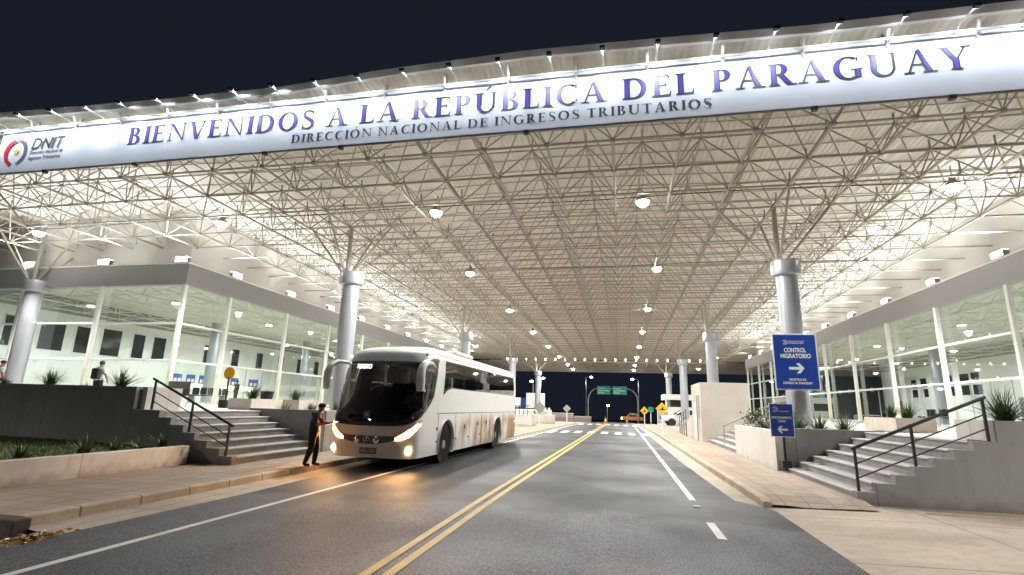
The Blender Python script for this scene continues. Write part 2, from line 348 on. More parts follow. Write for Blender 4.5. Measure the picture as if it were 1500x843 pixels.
# ================================================================== SETTING
def sheet(name, xs_left, xs_right, ys, zf, m, kind='structure', nx=6):
    mb = MB(); vs = []
    for y in ys:
        a, b = xs_left(y), xs_right(y)
        for i in range(nx+1):
            x = a+(b-a)*i/nx; vs.append((x, y, zf(x, y)))
    n = nx+1
    mb.add(vs, [(j*n+i, j*n+i+1, (j+1)*n+i+1, (j+1)*n+i) for j in range(len(ys)-1) for i in range(nx)])
    o = mb.build(name, m); o['kind'] = kind
    return o
def lerp_tab(tab):
    def f(y):
        if y <= tab[0][0]: return tab[0][1]
        for (a, p), (b, q) in zip(tab, tab[1:]):
            if y <= b: return p+(q-p)*(y-a)/(b-a)
        return tab[-1][1]
    return f
YS = [-40, -20, -5, 2, 4, 5, 5.78, 5.9, 6, 7, 8, 9, 10, 10.6, 11, 11.5, 12, 14, 16, 18, 22, 25, 26, 28, 32, 38, 45, 52, 60, 66, 75, 90, 110, 140, 200]
kerbL = lerp_tab([(-40, -7.8), (24, -7.8), (27.5, -6.0), (40, -5.75), (60, -5.2)])
kerbR = lerp_tab([(-40, 2.5), (11, 2.5), (18, 2.42), (40, 2.2), (60, 1.75)])
aspL = lerp_tab([(-40, -7.0), (5, -6.95), (9, -6.9), (14, -7.15), (24, -7.15), (27.5, -5.8), (40, -5.55), (60, -5.1)])
aspR = lerp_tab([(-40, 2.62), (10.6, 2.62), (11, 2.42), (11.5, 2.1), (14, 2.02), (18, 1.9), (40, 1.62), (60, 1.4)])
def rz(x, y):   # crossfall of the carriageway
    return gz(y)+(-.018*(-2.3-x) if x < -2.3 else -.008*(x+2.3))
def ter(x, y): return gz(y)-.42-.02*max(0, abs(x)-40)*.2
sheet('ground', lambda y: -700, lambda y: 700, [-400, -100, -40, 0, 30, 60, 110, 200, 400, 1200], ter, M_terr, nx=30)
sheet('gutter', lambda y: kerbL(y)-.02 if y > 5.8 else -7.36, lambda y: kerbR(y)+.02, YS, lambda x, y: rz(x, y)-.012, M_conc, nx=14)
sheet('road', aspL, aspR, YS, rz, M_asph, nx=14)
sheet('driveway', lambda y: 2.45, lambda y: 22, [-30, -10, 0, 6, 9, 11.45, 11.72], lambda x, y: rz(2.5, y)-.012+.05*min(1, max(0, (x-2.5)/1.6)), M_conc, nx=8)
def line(name, x_of, w, y0, y1, m, step=2., lift=.004):
    ys = []; y = y0
    while y < y1-1e-6: ys.append(y); y += step
    ys.append(y1)
    return sheet(name, lambda y: x_of(y)-w/2, lambda y: x_of(y)+w/2, ys, lambda x, y: rz(x, y)+lift, m, nx=1)
yx = lerp_tab([(0, -2.37), (10, -2.42), (55, -1.95)])
line('yellow_line', lambda y: yx(y)-.11, .11, 1, 60, M_ylw); line('yellow_line', lambda y: yx(y)+.11, .11, 1, 60, M_ylw)
wl = lerp_tab([(0, -5.80), (14, -5.72), (40, -5.25), (60, -4.7)]); wr = lerp_tab([(0, 1.3), (11, 1.28), (40, 1.17), (60, 1.05)])
line('white_line', wl, .12, -6, 59, M_wln); line('white_line', wr, .12, 11.1, 57, M_wln); line('white_line', wr, .12, 8.0, 9.05, M_wln, .5)
for (y0, y1, x0, k) in ((36.4, 39.6, -5.2, 8), (55.3, 58.7, -4.6, 8)):
    mb = MB()
    for i in range(k):
        x = x0+i*.92
        mb.add([(x, y0, rz(x, y0)+.006), (x+.46, y0, rz(x+.46, y0)+.006), (x+.46, y1, rz(x+.46, y1)+.006), (x, y1, rz(x, y1)+.006)], [(0, 1, 2, 3)])
    mb.build('crosswalk', M_wln, kind='structure')
# road stud and small debris on the carriageway
mb = MB(); mb.box(1.2, 1.32, 10.35, 10.45, -.03, -.008); mb.build('road_stud', M_wln, bevel=.006); tag(bpy.data.objects['road_stud'], 'small white reflective stud in the gap of the white edge line', 'road stud')

# kerbs and sidewalks
def kerb(name, xf, side, ys, top):
    mb = MB(); prof = []
    for y in ys:
        x = xf(y); prof.append([(x, y, rz(x, y)-.1), (x, y, top(y)-.02), (x+side*.025, y, top(y)), (x+side*.15, y, top(y)), (x+side*.15, y, rz(x, y)-.1)])
    vs = [p for q in prof for p in q]; n = 5
    mb.add(vs, [(j*n+i, j*n+(i+1) % n, (j+1)*n+(i+1) % n, (j+1)*n+i) for j in range(len(ys)-1) for i in range(n)]+[tuple(range(n)), tuple((len(ys)-1)*n+i for i in range(n))])
    o = mb.build(name, M_kerb); o['kind'] = 'structure'
zl = lambda y: .035+gz(y); zr = lambda y: .10+gz(y)
KY = [y for y in YS if y <= 110]
kyl = [5.9, 6.6, 7.3, 8, 9, 10, 11, 12, 14, 16, 18, 22, 24, 25, 26, 27.5, 30, 35, 40, 50, 60]
kyr = [10.95, 11.2, 12, 14, 16, 18, 22, 26, 32, 38, 45, 52, 60]
kerb('kerb', kerbL, -1, kyl, zl); kerb('kerb', kerbR, 1, kyr, lambda y: zr(y) if y > 11 else .06)
sheet('sidewalk', lambda y: -10.5 if y < 30 else -12, lambda y: kerbL(y)-.15, kyl, lambda x, y: zl(y)-.006, M_pave, nx=6)
sheet('sidewalk', lambda y: kerbR(y)+.15, lambda y: 4.45 if y < 36 else 9, [11.0, 11.35, 11.7]+kyr[2:], lambda x, y: (zr(y)-.006) if y > 11.5 else ((.004 if x < 3.0 else -.03+.05*min(1, (x-2.5)/1.6)-.01) if y < 11.1 else .055), M_pave, nx=6)
for xa, xb in ((-34, -5.5), (1.95, 34)):
    sheet('bounce_slab', lambda y, xa=xa: xa, lambda y, xb=xb: xb, [60, 70, 80, 98], lambda x, y: gz(y)-.06, M_conc, nx=4)  # pale slabs added to bounce light up to the far deck
# raised platforms in front of the two halls
PZ = 1.25
def slab(name, x0, x1, y0, y1, z0, z1, m):
    o = MB().box(x0, x1, y0, y1, z0, z1).build(name, m); o['kind'] = 'structure'; return o
slab('platform', -44, -12.2, 11.75, 74, -.35, PZ, M_wall); slab('platform', -12.2, -9.56, 15.8, 22.4, -.35, PZ-.15, M_soil)
slab('platform', -12.2, -9.8, 22.4, 74, -.35, PZ-.01, M_wall)
slab('platform', 6.85, 36, 11.95, 74, -.35, PZ-.02, M_wall); slab('platform', 4.42, 6.85, 16.75, 21.9, -.35, PZ-.12, M_soil)
slab('platform', 6.72, 6.85, 21.9, 29.5, -.35, PZ-.03, M_wall)

# ================================================================== CANOPY
ZB = lambda y: 9.52-.0128*(y-14.43)
GX, GY, DEP = -.157, 14.43, 1.5
crown = lerp_tab([(-40, .2), (-24, .36), (-15, .12), (-10.5, .10), (-7, .30), (-2.5, .40), (1.5, .30), (5, .18), (10, .22), (24, .2)])
canopy = thing('canopy', (-2.85, 13.4, 0), 'vast white space-frame canopy roof spanning the road between the two glass halls', 'canopy roof')
def bottom_ok(i, j):
    if not 0 <= j <= 41: return False
    return (-10 <= i <= 7) or (j <= 4 and -19 <= i <= 11)
Bn = {(i, j): (GX+2*i, GY+2*j, ZB(GY+2*j)) for i in range(-19, 12) for j in range(0, 42) if bottom_ok(i, j)}
Tn = {}
for (i, j) in Bn:
    for a in (-1, 0):
        for b in (-1, 0):
            x, y = GX+2*(i+a)+1, GY+2*(j+b)+1; Tn[(i+a, j+b)] = (x, y, ZB(y)+DEP)
bot, top, web, nod = MB(), MB(), MB(), MB()
for (i, j), p in Bn.items():
    for d in ((1, 0), (0, 1)):
        q = Bn.get((i+d[0], j+d[1]))
        if q: bot.tube([p, q], .036 if d[0] else .045, 6, caps=False)
    for a in (-1, 0):
        for b in (-1, 0): web.tube([p, Tn[(i+a, j+b)]], .024, 5, caps=False)
    nod.ball(p, .10, 8, sc=(1, 1, .8))
for (i, j), p in Tn.items():
    for d in ((1, 0), (0, 1)):
        q = Tn.get((i+d[0], j+d[1]))
        if q: top.tube([p, q], .032, 5, caps=False)
    if p[1] < 60: nod.ball(p, .085, 6, sc=(1, 1, .9))
    z1 = p[2]+.16+crown(p[0])
    web.tube([p, (p[0], p[1], z1)], .035, 5, caps=False)
y = 14.0
while y < 60:      # purlins under the sheeting
    for xa, xb in ((-24, -15), (-15, -10.5), (-10.5, -7), (-7, -2.5), (-2.5, 1.5), (1.5, 5), (5, 10), (10, 16)):
        top.tube([(xa, y, ZB(y)+DEP+.11+crown(xa)), (xb, y, ZB(y)+DEP+.11+crown(xb))], .026, 4, caps=False)
    y += 1.0
for j in range(42):      # ties from the outer chord to the hall fascias
    y = GY+2*j
    if j >= 3:
        bot.tube([Bn[(7, j)], (16.55, y, ZB(y))], .035, 5, caps=False)
        if j > 4: bot.tube([Bn[(-10, j)], (-22.25, y, ZB(y))], .035, 5, caps=False)
bot.build('bottom_chords', M_frame, canopy, kind='stuff'); top.build('top_chords', M_frame, canopy, kind='stuff')
web.build('web_bars', M_frame, canopy, kind='stuff'); nod.build('nodes', M_node, canopy, kind='stuff', smooth=True)
YEND = 97.6
mb = MB(); xs = [-44, -34, -30, -26, -24, -20, -15, -12, -10.5, -9, -7, -5, -2.5, 0, 1.5, 3, 5, 8, 10, 14, 18, 24]; ysr = [13.05, 20, 40, 60, 80, YEND]
n = len(xs)
for off in (0, .07):
    mb.add([(x, y, ZB(y)+DEP+.17+crown(x)+off) for y in ysr for x in xs], [(j*n+i, j*n+i+1, (j+1)*n+i+1, (j+1)*n+i) for j in range(len(ysr)-1) for i in range(n-1)])
mb.build('roof_deck', M_deck, canopy)
for (y0, y1) in ((12.93, 13.04), (YEND+.01, YEND+.12)):      # edge fascia of the roof, front then rear
    mb = MB()
    for a, b in zip(xs, xs[1:]):
        za, zb = ZB(y0)+DEP+.12+crown(a), ZB(y0)+DEP+.12+crown(b)
        mb.add([(a, y0, za), (b, y0, zb), (b, y0, zb+.24), (a, y0, za+.24), (a, y1, za), (b, y1, zb), (b, y1, zb+.24), (a, y1, za+.24)],
               [(0, 1, 2, 3), (5, 4, 7, 6), (3, 2, 6, 7), (1, 0, 4, 5)])
    mb.build('edge_fascia', M_white, canopy)
mb = MB()      # small hanger posts and raking struts seen over the banner
for i in range(-21, 13):
    x = GX+2*i+1; z = ZB(13.43)+DEP
    mb.tube([(x, 13.3, z-.1), (x, 13.12, z+.12+crown(x))], .04, 6)
    mb.tube([(x+.1, 13.3, z+.02), (x+.85, 13.9, z+.15+crown(x+.8))], .028, 5)
mb.tube([(-40, 13.12, ZB(13)+DEP+.03), (22, 13.12, ZB(13)+DEP+.03)], .03, 6)
mb.build('edge_struts', M_white, canopy)
mb = MB(); mb.box(-20.5, 14.5, 79.1, 79.35, ZB(79)-.38, ZB(79)-.1); mb.build('cross_beam', M_frame, canopy)
mb = MB(); mb.box(-44, 24, YEND-.4, YEND-.15, ZB(YEND)-.35, ZB(YEND)+DEP+.1); mb.build('end_beam', M_fasc, canopy)

# columns
def column_mesh():
    root = thing('column', (0, 0, PZ), '', 'column', 'clad columns carrying the canopy')
    h = 7.33-PZ
    s = MB(); prof = [(.375, 0), (.375, h-.62)]; s.lathe(prof, n=28)
    for k in range(4):
        w = R(45+90*k); s.tube([(.372*math.cos(w), .372*math.sin(w), .02), (.372*math.cos(w), .372*math.sin(w), h-.64)], .012, 4)
    s.lathe([(.381, 1.9), (.381, 1.915)], n=28)
    s.build('shaft', M_alu, root, local=True, smooth=True)
    MB().lathe([(.36, h-.66), (.40, h-.62), (.52, h-.60), (.535, h-.56), (.535, h-.08), (.52, h-.05), (.3, h-.02), (0, h-.02)], n=30).build('capital', M_alu, root, local=True, smooth=True)
    t = MB(); t.tube([(-.25, 0, h-.02), (-.25, 0, h+2.15)], .10, 10); t.build('spigot', M_frame, root, local=True, smooth=True)
    for dx, dy in ((-2.25, 0), (1.75, 0), (-.25, 2), (-.25, -2)):
        MB().tube([(-.25+.12*(dx+.25), .12*dy, h-.05), (dx, dy, h+2.10)], .048, 8).build('strut', M_frame, root, local=True, smooth=True)
    return root
c0 = column_mesh()
COLX = {'r': 6.13, 'l': -11.85, 'o': -29.9}
spec = [('r', 20.6, 'front clad column behind the large blue migration sign'), ('r', 38.4, 'clad column rising behind the square beige block'), ('r', 56.3, 'clad column in front of the white pickup, beyond the beige block'), ('r', 74.2, 'most distant clad column near the yellow hump sign'),
        ('l', 20.6, 'front clad column rising behind the bus mirror, beside the left stairs'), ('l', 38.4, 'clad column whose capital shows just above the middle of the bus roof'), ('l', 56.3, 'clad column just past the rear corner of the bus'), ('l', 74.2, 'distant clad column with a white board behind it, beyond the bus'),
        ('o', 20.6, 'slanting-looking clad column before the glass front of the left hall')]
for k, (q, y, lab) in enumerate(spec):
    z = PZ-.0128*(y-20.6)
    if k == 0: c0.location = (COLX[q], y, z); c0['label'] = lab; o = c0
    else: o = copy_thing(c0, (COLX[q], y, z), lab)

# high-bay lamps under the frame
bay = thing('ceiling_lamp', (0, 0, 0), 'round white high-bay lamp glowing under the canopy frame', 'ceiling lamp', 'high-bay lamps under the canopy')
MB().lathe([(.05, .42), (.09, .40), (.11, .2), (.24, .06), (.27, 0), (.25, 0)], n=18).build('housing', M_frame, bay, local=True, smooth=True)
MB().lathe([(0, -.19), (.12, -.17), (.20, -.10), (.25, .0)], n=18).build('lens', M_lamp, bay, local=True)
MB().tube([(0, 0, .4), (0, 0, .75)], .02, 5).build('hanger', M_frame, bay, local=True)
spot('ceiling_lamp_light', (0, 0, -.24), (0, 0, -1), P_BAY, 168, NEUT, bay, True, rad=.2, blend=.5)
pos = [(.87, 19), (-7.4, 19), (-28.2, 19), (-17.7, 19), (11.1, 19)]
pos += [(x, y) for y in (28.4, 39.6, 50.8, 62, 73, 85) for x in (-8.7, 1.95)]+[(12.2, 28.4), (12.2, 50.8), (-17.8, 39.6), (-17.8, 62), (12.2, 73), (-17.8, 85), (-8.7, 93.5), (1.95, 93.5), (12.2, 90)]  # several far lamps added to brighten the deck towards the rear
for k, (x, y) in enumerate(pos):
    p = (x, y, ZB(y)-.12)
    if k == 0: bay.location = p; c_ = bay
    else: c_ = copy_thing(bay, p)
    if x < -15 or x > 10:      # outer beam cones narrowed to keep spill off the hall fascias
        for q in c_.children:
            if q.type == 'LIGHT': q.data = q.data.copy(); q.data.spot_size = R(112 if x > -25 else 80)
for y in (19, 28.4):           # dark supply cable strung along the lamp rows
    cb = MB(); cb.tube([(x, y, ZB(y)+.10-.05*math.sin((x+30)*.5)) for x in ([-29+1.5*k for k in range(29)] if y < 20 else [-9+1.5*k for k in range(15)])], .016, 5); cb.build('supply_cable', M_black, canopy)

# the row of little lamps along the cross beam far under the roof
lk = MB(); 
tl = thing('beam_lamp', (0, 0, 0), 'tiny bright lamp in the row along the far cross beam', 'lamp', 'small lamps along the far cross beam')
MB().box(-.09, .09, -.06, .06, 0, .14).build('case', M_frame, tl, local=True)
MB().box(-.08, .08, -.075, -.062, .01, .30).build('lens', mat('beam_lens', (1, 1, 1), emit=(1, .96, .85), estr=9), tl, local=True)
for k in range(21):
    x = -17.5+k*1.5; p = (x, 79.0, ZB(79)-.1)
    if k == 0: tl.location = p
    else: copy_thing(tl, p)

# ================================================================== BANNER
BY, BZ0, BZ1, BX0, BX1 = 13.30, 9.44, 11.17, -22.6, 14.5
banner = thing('banner', (-4, BY, BZ0), 'long white welcome banner in dark letters with painted violet overexposure across the canopy front', 'banner')
mb = MB(); NB = 80
for f in (0, 1):
    vs = []
    for i in range(NB+1):
        x = BX0+(BX1-BX0)*i/NB
        for k in range(5):
            z = BZ0+(BZ1-BZ0)*k/4; vs.append((x, BY+.03*f+(.010*math.sin(i*1.9)*(abs(k-2)/2)), z))
    mb.add(vs, [(i*5+k, (i+1)*5+k, (i+1)*5+k+1, i*5+k+1) for i in range(NB) for k in range(4)])
mb.build('cloth', mat('banner_vinyl', (.70, .73, .80), .34, var=.03, scale=.5), banner, smooth=True)
mb = MB(); mb.tube([(BX0, BY+.05, BZ0-.02), (BX1, BY+.05, BZ0-.02)], .035, 6); mb.tube([(BX0, BY+.06, BZ1+.01), (BX1, BY+.06, BZ1+.01)], .03, 6)
mb.build('rail', M_fasc, banner)
for x in (-20.2, -16.3, -11.2, -8.5, -2.6, 5.0, 8.1):
    MB().box(x-.07, x+.07, BY-.03, BY+.1, BZ0-.12, BZ0-.005).build('clamp', M_black, banner, bevel=.01)

# --- a small roman (serif) alphabet, cap height 1
TK, TN_, SF = .195, .075, .055
def el(cx, cz, ro, rzo, ri, rzi, a0, a1, off=0., n=22):
    o = []; i_ = []
    for k in range(n+1):
        a = R(a0+(a1-a0)*k/n)
        o.append((cx+ro*math.cos(a), cz+rzo*math.sin(a))); i_.append((cx+off+ri*math.cos(a), cz+rzi*math.sin(a)))
    return [[o[k], o[k+1], i_[k+1], i_[k]] for k in range(n)]
def rect(x0, z0, x1, z1): return [(x0, z0), (x1, z0), (x1, z1), (x0, z1)]
def stem(x, w=TK, z0=0., z1=1., sb=True, st=True, e=.075):
    q = [('T', rect(x, z0, x+w, z1))]
    if sb: q.append(('t', [(x-e, z0), (x+w+e, z0), (x+w+e, z0+SF*.6), (x+w, z0+SF*1.7), (x, z0+SF*1.7), (x-e, z0+SF*.6)]))
    if st: q.append(('t', [(x-e, z1-SF*.6), (x, z1-SF*1.7), (x+w, z1-SF*1.7), (x+w+e, z1-SF*.6), (x+w+e, z1), (x-e, z1)]))
    return q
def diag(x0, z0, x1, z1, w, k='T'): return [(k, [(x0, z0), (x0+w, z0), (x1+w, z1), (x1, z1)])]
def srf(x0, x1, z): 
    return [('t', rect(x0, z, x1, z+SF) if z < .5 else rect(x0, z-SF, x1, z))]
def arm(x0, x1, z, tip, up):     # thin arm with a beak
    h = TN_
    if up: return [('t', rect(x0, z, x1, z+h)), ('t', [(x1-.05, z+h), (x1+.01, z+h), (x1+.03, z+h+tip), (x1+.01, z+h+tip)])]
    return [('t', rect(x0, z-h, x1, z)), ('t', [(x1-.05, z-h), (x1+.01, z-h), (x1+.02, z-h-tip), (x1, z-h-tip)])]
def E_(): return .70, stem(.09)+arm(.2, .60, 1., .16, False)+[('t', rect(.2, .49, .50, .49+TN_)), ('t', rect(.47, .42, .51, .62))]+arm(.2, .64, 0., .18, True)
def ring(cx, cz, rx, rz_, a0, a1, thick=TK, thin=TN_):
    return [('T' if abs(math.cos(R((a0+(a1-a0)*(k+.5)/22)))) > .55 else 't', p) for k, p in enumerate(el(cx, cz, rx, rz_, rx-thick, rz_-thin, a0, a1))]
GL = {
 'I': lambda: (.34, stem(.09)), 'E': E_,
 'L': lambda: (.66, stem(.09)+arm(.2, .60, 0., .20, True)),
 'T': lambda: (.76, stem(.295, st=False)+[('t', rect(.04, 1-TN_, .72, 1))]+[('t', [(.04, 1-TN_), (.09, 1-TN_), (.03, .80), (.01, .80)]), ('t', [(.67, 1-TN_), (.72, 1-TN_), (.75, .80), (.73, .80)])]),
 'D': lambda: (.92, stem(.09, e=.06)+[('t', rect(.2, 1-TN_, .40, 1)), ('t', rect(.2, 0, .40, TN_))]+ring(.40, .5, .46, .5, -90, 90)),
 'B': lambda: (.74, stem(.09, e=.06)+[('t', rect(.2, 1-TN_, .36, 1)), ('t', rect(.2, .5, .38, .5+TN_)), ('t', rect(.2, 0, .38, TN_))]+ring(.36, .765, .25, .235, -90, 90)+ring(.38, .265, .30, .265, -90, 90)),
 'P': lambda: (.68, stem(.09)+[('t', rect(.2, 1-TN_, .36, 1)), ('t', rect(.2, .44, .36, .44+TN_))]+ring(.36, .72, .27, .28, -90, 90)),
 'R': lambda: (.82, stem(.09)+[('t', rect(.2, 1-TN_, .36, 1)), ('t', rect(.2, .46, .38, .46+TN_))]+ring(.36, .73, .26, .27, -90, 90)+diag(.58, 0, .30, .49, .20)+[('t', rect(.60, 0, .86, SF))]),
 'O': lambda: (.98, ring(.49, .5, .45, .52, 0, 360)), 
 'C': lambda: (.84, ring(.49, .5, .45, .52, 52, 308)+[('t', [(.74, .78), (.78, .78), (.79, 1.), (.75, .93)]), ('t', [(.74, .10), (.80, .16), (.80, .26), (.76, .22)])]),
 'G': lambda: (.94, ring(.49, .5, .45, .52, 52, 300)+[('t', [(.74, .78), (.78, .78), (.79, 1.), (.75, .93)])]+[('T', rect(.66, .06, .66+TK, .40)), ('t', rect(.56, .40, .92, .40+SF))]),
 'U': lambda: (.92, stem(.10, z0=.34, sb=False)+[('t', rect(.72, .34, .72+TN_+.015, 1.)), ('t', rect(.64, 1-SF, .88, 1))]+[(('T' if k < 9 else 't'), [(.4525+(.3525*math.cos(a)), .36+.38*math.sin(a)), (.4525+.3525*math.cos(b), .36+.38*math.sin(b)), (.49+.23*math.cos(b), .36+.31*math.sin(b)), (.49+.23*math.cos(a), .36+.31*math.sin(a))]) for k, (a, b) in enumerate([(R(180+q*9), R(189+q*9)) for q in range(20)])]),
 'N': lambda: (.96, [('t', rect(.13, 0, .19, .97)), ('t', rect(.79, 0, .85, 1.)), ('T', [(.08, 1.), (.27, 1.), (.85, 0), (.78, 0)])]+srf(.04, .29, 0)+srf(.68, .96, 1.)+srf(.01, .2, 1.)),
 'V': lambda: (.88, diag(.36, 0, .07, 1., .19)+[('t', [(.42, 0), (.50, 0), (.80, 1.), (.73, 1.)])]+srf(0, .36, 1.)+srf(.62, .90, 1.)),
 'A': lambda: (.92, [('T', [(.62, 0), (.83, 0), (.50, 1.04), (.40, .98)]), ('t', [(.10, 0), (.17, 0), (.46, .98), (.41, 1.)]), ('t', rect(.26, .33, .66, .33+TN_))]+srf(0, .29, 0)+srf(.53, .93, 0)),
 'Y': lambda: (.86, stem(.345, z1=.46, st=False)+[('T', [(.345, .42), (.51, .42), (.25, 1.), (.06, 1.)]), ('t', [(.45, .44), (.51, .44), (.78, 1.), (.71, 1.)])]+srf(0, .34, 1.)+srf(.62, .90, 1.)),
}
def S_():
    pts = [(.53, .83), (.46, .93), (.34, .99), (.22, .96), (.14, .87), (.13, .76), (.18, .66), (.28, .57), (.40, .48), (.50, .39), (.54, .28), (.51, .15), (.42, .05), (.29, .01), (.17, .05), (.09, .15)]
    wd = [.04, .05, .06, .075, .10, .13, .155, .17, .175, .165, .14, .11, .08, .06, .055, .04]
    L_, Q = [], []
    for i, p in enumerate(pts):
        a = Vector(pts[max(0, i-1)]); b = Vector(pts[min(len(pts)-1, i+1)]); t = (b-a).normalized(); nn = Vector((-t.y, t.x))
        L_.append((p[0]+nn.x*wd[i]/2, p[1]+nn.y*wd[i]/2)); Q.append((p[0]-nn.x*wd[i]/2, p[1]-nn.y*wd[i]/2))
    out = [('T' if wd[i] > .12 else 't', [L_[i], L_[i+1], Q[i+1], Q[i]]) for i in range(len(pts)-1)]
    return .63, out+[('t', rect(.515, .76, .55, .99)), ('t', rect(.08, .02, .115, .25))]
GL['S'] = S_
def accent(adv): 
    return [('t', [(adv*.46, 1.10), (adv*.54, 1.10), (adv*.54+.2, 1.30), (adv*.54+.08, 1.32)])]
ACC = {'\u00da': 'U', '\u00d3': 'O'}
def roman(body, x0, x1, z, h, track, y, parent, name, m_dark, m_fill=None):
    """serif lettering fitted between x0 and x1 with cap height h"""
    pen = 0.; items = []; wi = 0
    for ch in body:
        if ch == ' ': pen += .42; wi += 1; continue
        adv, polys = GL[ACC.get(ch, ch)]()
        if ch in ACC: polys = polys+accent(adv)
        items.append((pen, polys, wi)); pen += adv+track
    pen -= track; k = (x1-x0)/pen
    words = [MB() for _ in range(wi+1)]
    for px, polys, w_ in items:
        dk = words[w_]
        for q, (kind, pts) in enumerate(polys):
            yy = y-.00025*(q % 24)
            dk.add([(x0+(px+p[0])*k, yy, z+p[1]*h) for p in pts], [tuple(range(len(pts)))])
            if m_fill and kind == 'T':
                cx = sum(p[0] for p in pts)/len(pts); cz = sum(p[1] for p in pts)/len(pts)
                tall = max(p[1] for p in pts)-min(p[1] for p in pts)
                def ins(p):
                    if tall > .3:
                        row = [r for r in pts if abs(r[1]-p[1]) < .12] or pts
                        rc = sum(r[0] for r in row)/len(row)
                        return (rc+(p[0]-rc)*.52, cz+(p[1]-cz)*.90)
                    return (cx+(p[0]-cx)*.48, p[1])
                dk.add([(x0+(px+ins(p)[0])*k, y-.0075-.00015*(q % 24), z+ins(p)[1]*h) for p in pts], [tuple(range(len(pts)))], 1)
    return [w_.build(name, [m_dark, m_fill or m_dark], parent) for w_ in words]
M_ltr = mat('letter_grey', (.028, .028, .042), .5, var=.1, scale=2); M_overexp = mat('letter_overexposed', (.045, .022, .36), .5, var=.08, scale=2)  # violet of the overexposed navy letters painted in as a fill
o1 = roman('BIENVENIDOS A LA REP\u00daBLICA DEL PARAGUAY', -16.78, 8.62, 10.115, .655, .10, BY-.016, banner, 'lettering', M_ltr, M_overexp)
o2 = roman('DIRECCI\u00d3N NACIONAL DE INGRESOS TRIBUTARIOS', -10.27, 2.5, 9.645, .29, .14, BY-.016, banner, 'lettering', M_ltr)
# emblem and agency name at the left end
mb = MB(); fit_text(mb, 'DNIT', -21.05, -19.55, 10.29, BY-.03, shear=.22, bold=.012, h=.44); mb.build('lettering', M_ltr, banner)
for body, x1, z in (('Direcci\u00f3n Nacional de', -19.55, 10.10), ('Ingresos Tributarios', -19.62, 9.88)): mb = MB(); fit_text(mb, body, -21.08, x1, z, BY-.016, bold=.01, h=.14); mb.build('lettering', M_ltr, banner)
def leaf_arc(cx, cz, rx, rz_, a0, a1, n, size, y, flip):
    mb = MB()
    for k in range(n):
        a = R(a0+(a1-a0)*k/(n-1)); px, pz = cx+rx*math.cos(a), cz+rz_*math.sin(a); t = a+R(90)*flip
        s = size*(.8+.4*math.sin(math.pi*k/(n-1)))
        for sd in (-1, 1):
            d = t+sd*.38; ux, uz = math.cos(d), math.sin(d); nx_, nz_ = -uz, ux; yy = y-.001*(k*2+(sd > 0))
            mb.add([(px, yy, pz), (px+ux*s*.5+nx_*s*.22, yy, pz+uz*s*.5+nz_*s*.22), (px+ux*s, yy, pz+uz*s), (px+ux*s*.5-nx_*s*.22, yy, pz+uz*s*.5-nz_*s*.22)], [(0, 1, 2, 3)])
    return mb
leaf_arc(-21.72, 10.22, .44, .46, 258, 112, 14, .19, BY-.03, -1).build('wreath', mat('emblem_red', (.55, .03, .05), .5), banner)
leaf_arc(-21.72, 10.22, .44, .46, 282, 432, 12, .17, BY-.03, 1).build('wreath', mat('emblem_grey', (.10, .10, .13), .5), banner)
def star(cx, cz, r, y):
    pts = [(cx+(r if k % 2 == 0 else r*.42)*math.sin(R(36*k)), y, cz+(r if k % 2 == 0 else r*.42)*math.cos(R(36*k))) for k in range(10)]
    return MB().add(pts+[(cx, y, cz)], [(k, (k+1) % 10, 10) for k in range(10)])
star(-21.72, 10.24, .17, BY-.03).build('star', mat('emblem_yellow', (.62, .52, .06), .5), banner)

# gooseneck lamps along the top of the banner
bl = thing('banner_lamp', (0, BY, 11.15), 'small floodlight on a thin white arm leaning out over the banner top', 'floodlight', 'arm lamps along the banner')
MB().tube([(0, .02, -.05), (0, -.25, .04), (0, -.88, .02)], .020, 6).build('arm', M_white, bl, local=True)
MB().box(-.07, .07, -.98, -.86, -.02, .07).build('head', M_black, bl, local=True, bevel=.01)
MB().box(-.06, .06, -.858, -.852, -.01, .06).build('lens', M_bannerl, bl, local=True)
area('banner_lamp_light', (0, -.84, .035), (0, .80, -.60), P_BANNER, .16, COOL, bl, True, sy_=.1, spread=118)
for k in range(24):
    p = (-22.2+1.455*k, BY, 11.15)
    if k == 0: bl.location = p
    else: copy_thing(bl, p)

